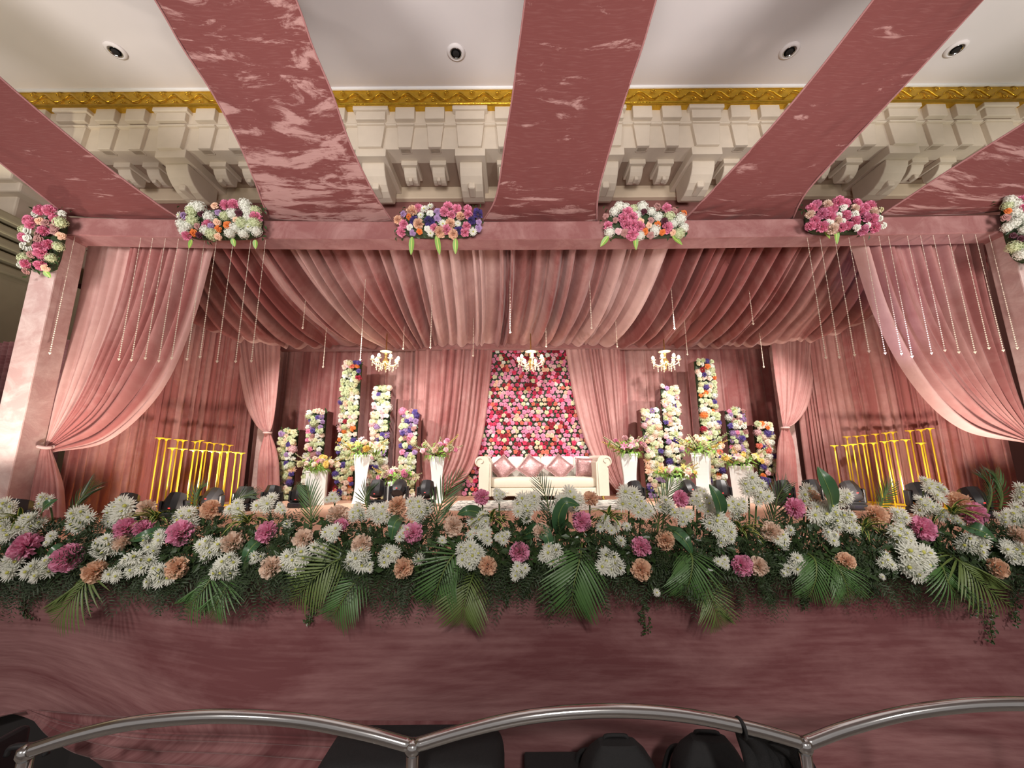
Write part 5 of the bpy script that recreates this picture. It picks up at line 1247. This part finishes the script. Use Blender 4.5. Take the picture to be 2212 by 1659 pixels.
def backpack(u0, u1, v, Y, label, lean, rz, dome=.0):
    x0_, x1_ = P(u0, 1650, Y).x, P(u1, 1650, Y).x; zt = P((u0 + u1) / 2, v, Y + .12).z; t = thing('backpack', label, 'backpack', ((x0_ + x1_) / 2, Y + .06, 0), 'black backpacks behind the railing', rz)
    hw = (x1_ - x0_) / 2; g = []; mb = MB(); n = 32
    for i in range(15):
        a = i / 14; z = .005 + (zt - .005) * a; k = (1 - .10 * a) if a < .72 else (.928 - .50 * ((a - .72) / .28) ** 2.2); k2 = .14 * (1 - .2 * a) if a < .72 else .12 * (1 - .75 * ((a - .72) / .28) ** 2)
        g.append([(hw * k * math.copysign(abs(math.cos(q)) ** .45, math.cos(q)) + lean * a, k2 * math.copysign(abs(math.sin(q)) ** .45, math.sin(q)), z) for q in np.linspace(0, 2 * math.pi, n + 1)])
    mb.grid(g); mb.add([g[-1][j] for j in range(n)], [tuple(range(n))]); mb.build('body', 'black_fabric', t, True, world=False)
    superell(hw * .78, .055, zt * .24, .3, 28, 12).build('front_pocket', 'black_mesh', t, True, world=False, loc=(lean * .3, -.14, zt * .30))
    superell(hw * .66, .03, zt * .10, .35, 28, 10).build('top_flap', 'black_mesh', t, True, world=False, loc=(lean * .85, -.105, zt * .82))
    MB().tube(catmull(np.array([(lean - .05, .02, zt - .01), (lean - .04, .02, zt + .008), (lean + .04, .02, zt + .008), (lean + .05, .02, zt - .01)]), np.linspace(0, 1, 12)), .008, 6).build('grab_handle', 'black_fabric', t, True, world=False)
    for s in (-1, 1):
        MB().tube(catmull(np.array([(lean * .9 + s * hw * .45, .09, zt * .86), (lean + s * hw * .8, .14, zt * .78), (s * hw * 1.05, .14, zt * .5), (s * hw * .8, .10, zt * .15)]), np.linspace(0, 1, 20)), .013, 6).build('shoulder_strap', 'black_fabric', t, True, world=False)
    return t
backpack(1262, 1455, 1580, 1.86, 'black backpack standing upright, leftmost of the two backpacks', -.03, 0)
backpack(1460, 1640, 1572, 1.84, 'black round-topped backpack beside the hanging bag', .0, -.1)
cs_ = thing('equipment_case', 'low flat black case between the suitcase and the backpacks', 'case', (P(1205, 1650, 1.92).x, 2.0, 0))
zc_ = P(1200, 1630, 2.1).z; hwc = (P(1275, 1650, 1.92).x - P(1135, 1650, 1.92).x) / 2
MB().box((-hwc, -.1, 0), (hwc, .12, zc_ - .03)).build('body', 'black_plastic', cs_, bevel=.01, world=False); MB().box((-hwc * 1.01, -.105, zc_ - .03), (hwc * 1.01, .125, zc_)).build('lid', 'black_fabric', cs_, bevel=.01, world=False)
hb = thing('hanging_bag', 'black garment bag hung by its strap from the steel railing', 'bag', P(1665, 1600, YRL + .10))
rows = [[P(1598, 1562, YRL + .045), P(1625, 1577, YRL + .05), P(1655, 1580, YRL + .055), P(1672, 1592, YRL + .05)], [P(1605, 1590, YRL + .08), P(1640, 1600, YRL + .10), P(1685, 1605, YRL + .10), P(1715, 1618, YRL + .08)],
        [P(1620, 1640, YRL + .09), P(1660, 1645, YRL + .12), P(1710, 1645, YRL + .12), P(1745, 1660, YRL + .09)], [P(1640, 1760, YRL + .08), P(1690, 1760, YRL + .13), P(1745, 1760, YRL + .13), P(1790, 1760, YRL + .09)]]
o = cloth('bag_body', rows, 'black_fabric', 6, .05, nv=30, seed=91, parent=hb); s_ = o.modifiers.new('s', 'SOLIDIFY'); s_.thickness = .02
p = P(1601, 1563, YRL); MB().tube([(p.x + .012 * q, p.y + .026 * math.cos(a), p.z - .012 + .026 * math.sin(a)) for q, a in zip(np.linspace(-.5, .5, 20), np.linspace(0, 2 * math.pi, 20))], .005, 6).build('strap', 'black_fabric', hb, True)
# loudspeaker at the lower left
ls = thing('loudspeaker', 'black loudspeaker cabinet at the bottom left corner before the stage', 'loudspeaker', (P(10, 1640, 1.72).x, 1.85, 0))
xr_ = P(74, 1560, 2.05).x - P(10, 1640, 1.72).x; zt_ = P(30, 1562, 2.05).z
MB().box((-.32, -.13, 0), (xr_, .20, zt_)).build('cabinet', 'black_plastic', ls, bevel=.02, world=False)
MB().box((-.30, -.145, .05), (xr_ - .02, -.13, zt_ - .06)).build('grille', 'black_mesh', ls, bevel=.004, world=False)
MB().tube(catmull(np.array([(-.14, 0, zt_), (-.12, 0, zt_ + .03), (0.0, 0, zt_ + .03), (.02, 0, zt_)]), np.linspace(0, 1, 12)), .012, 7).build('handle', 'black_plastic', ls, True, world=False)
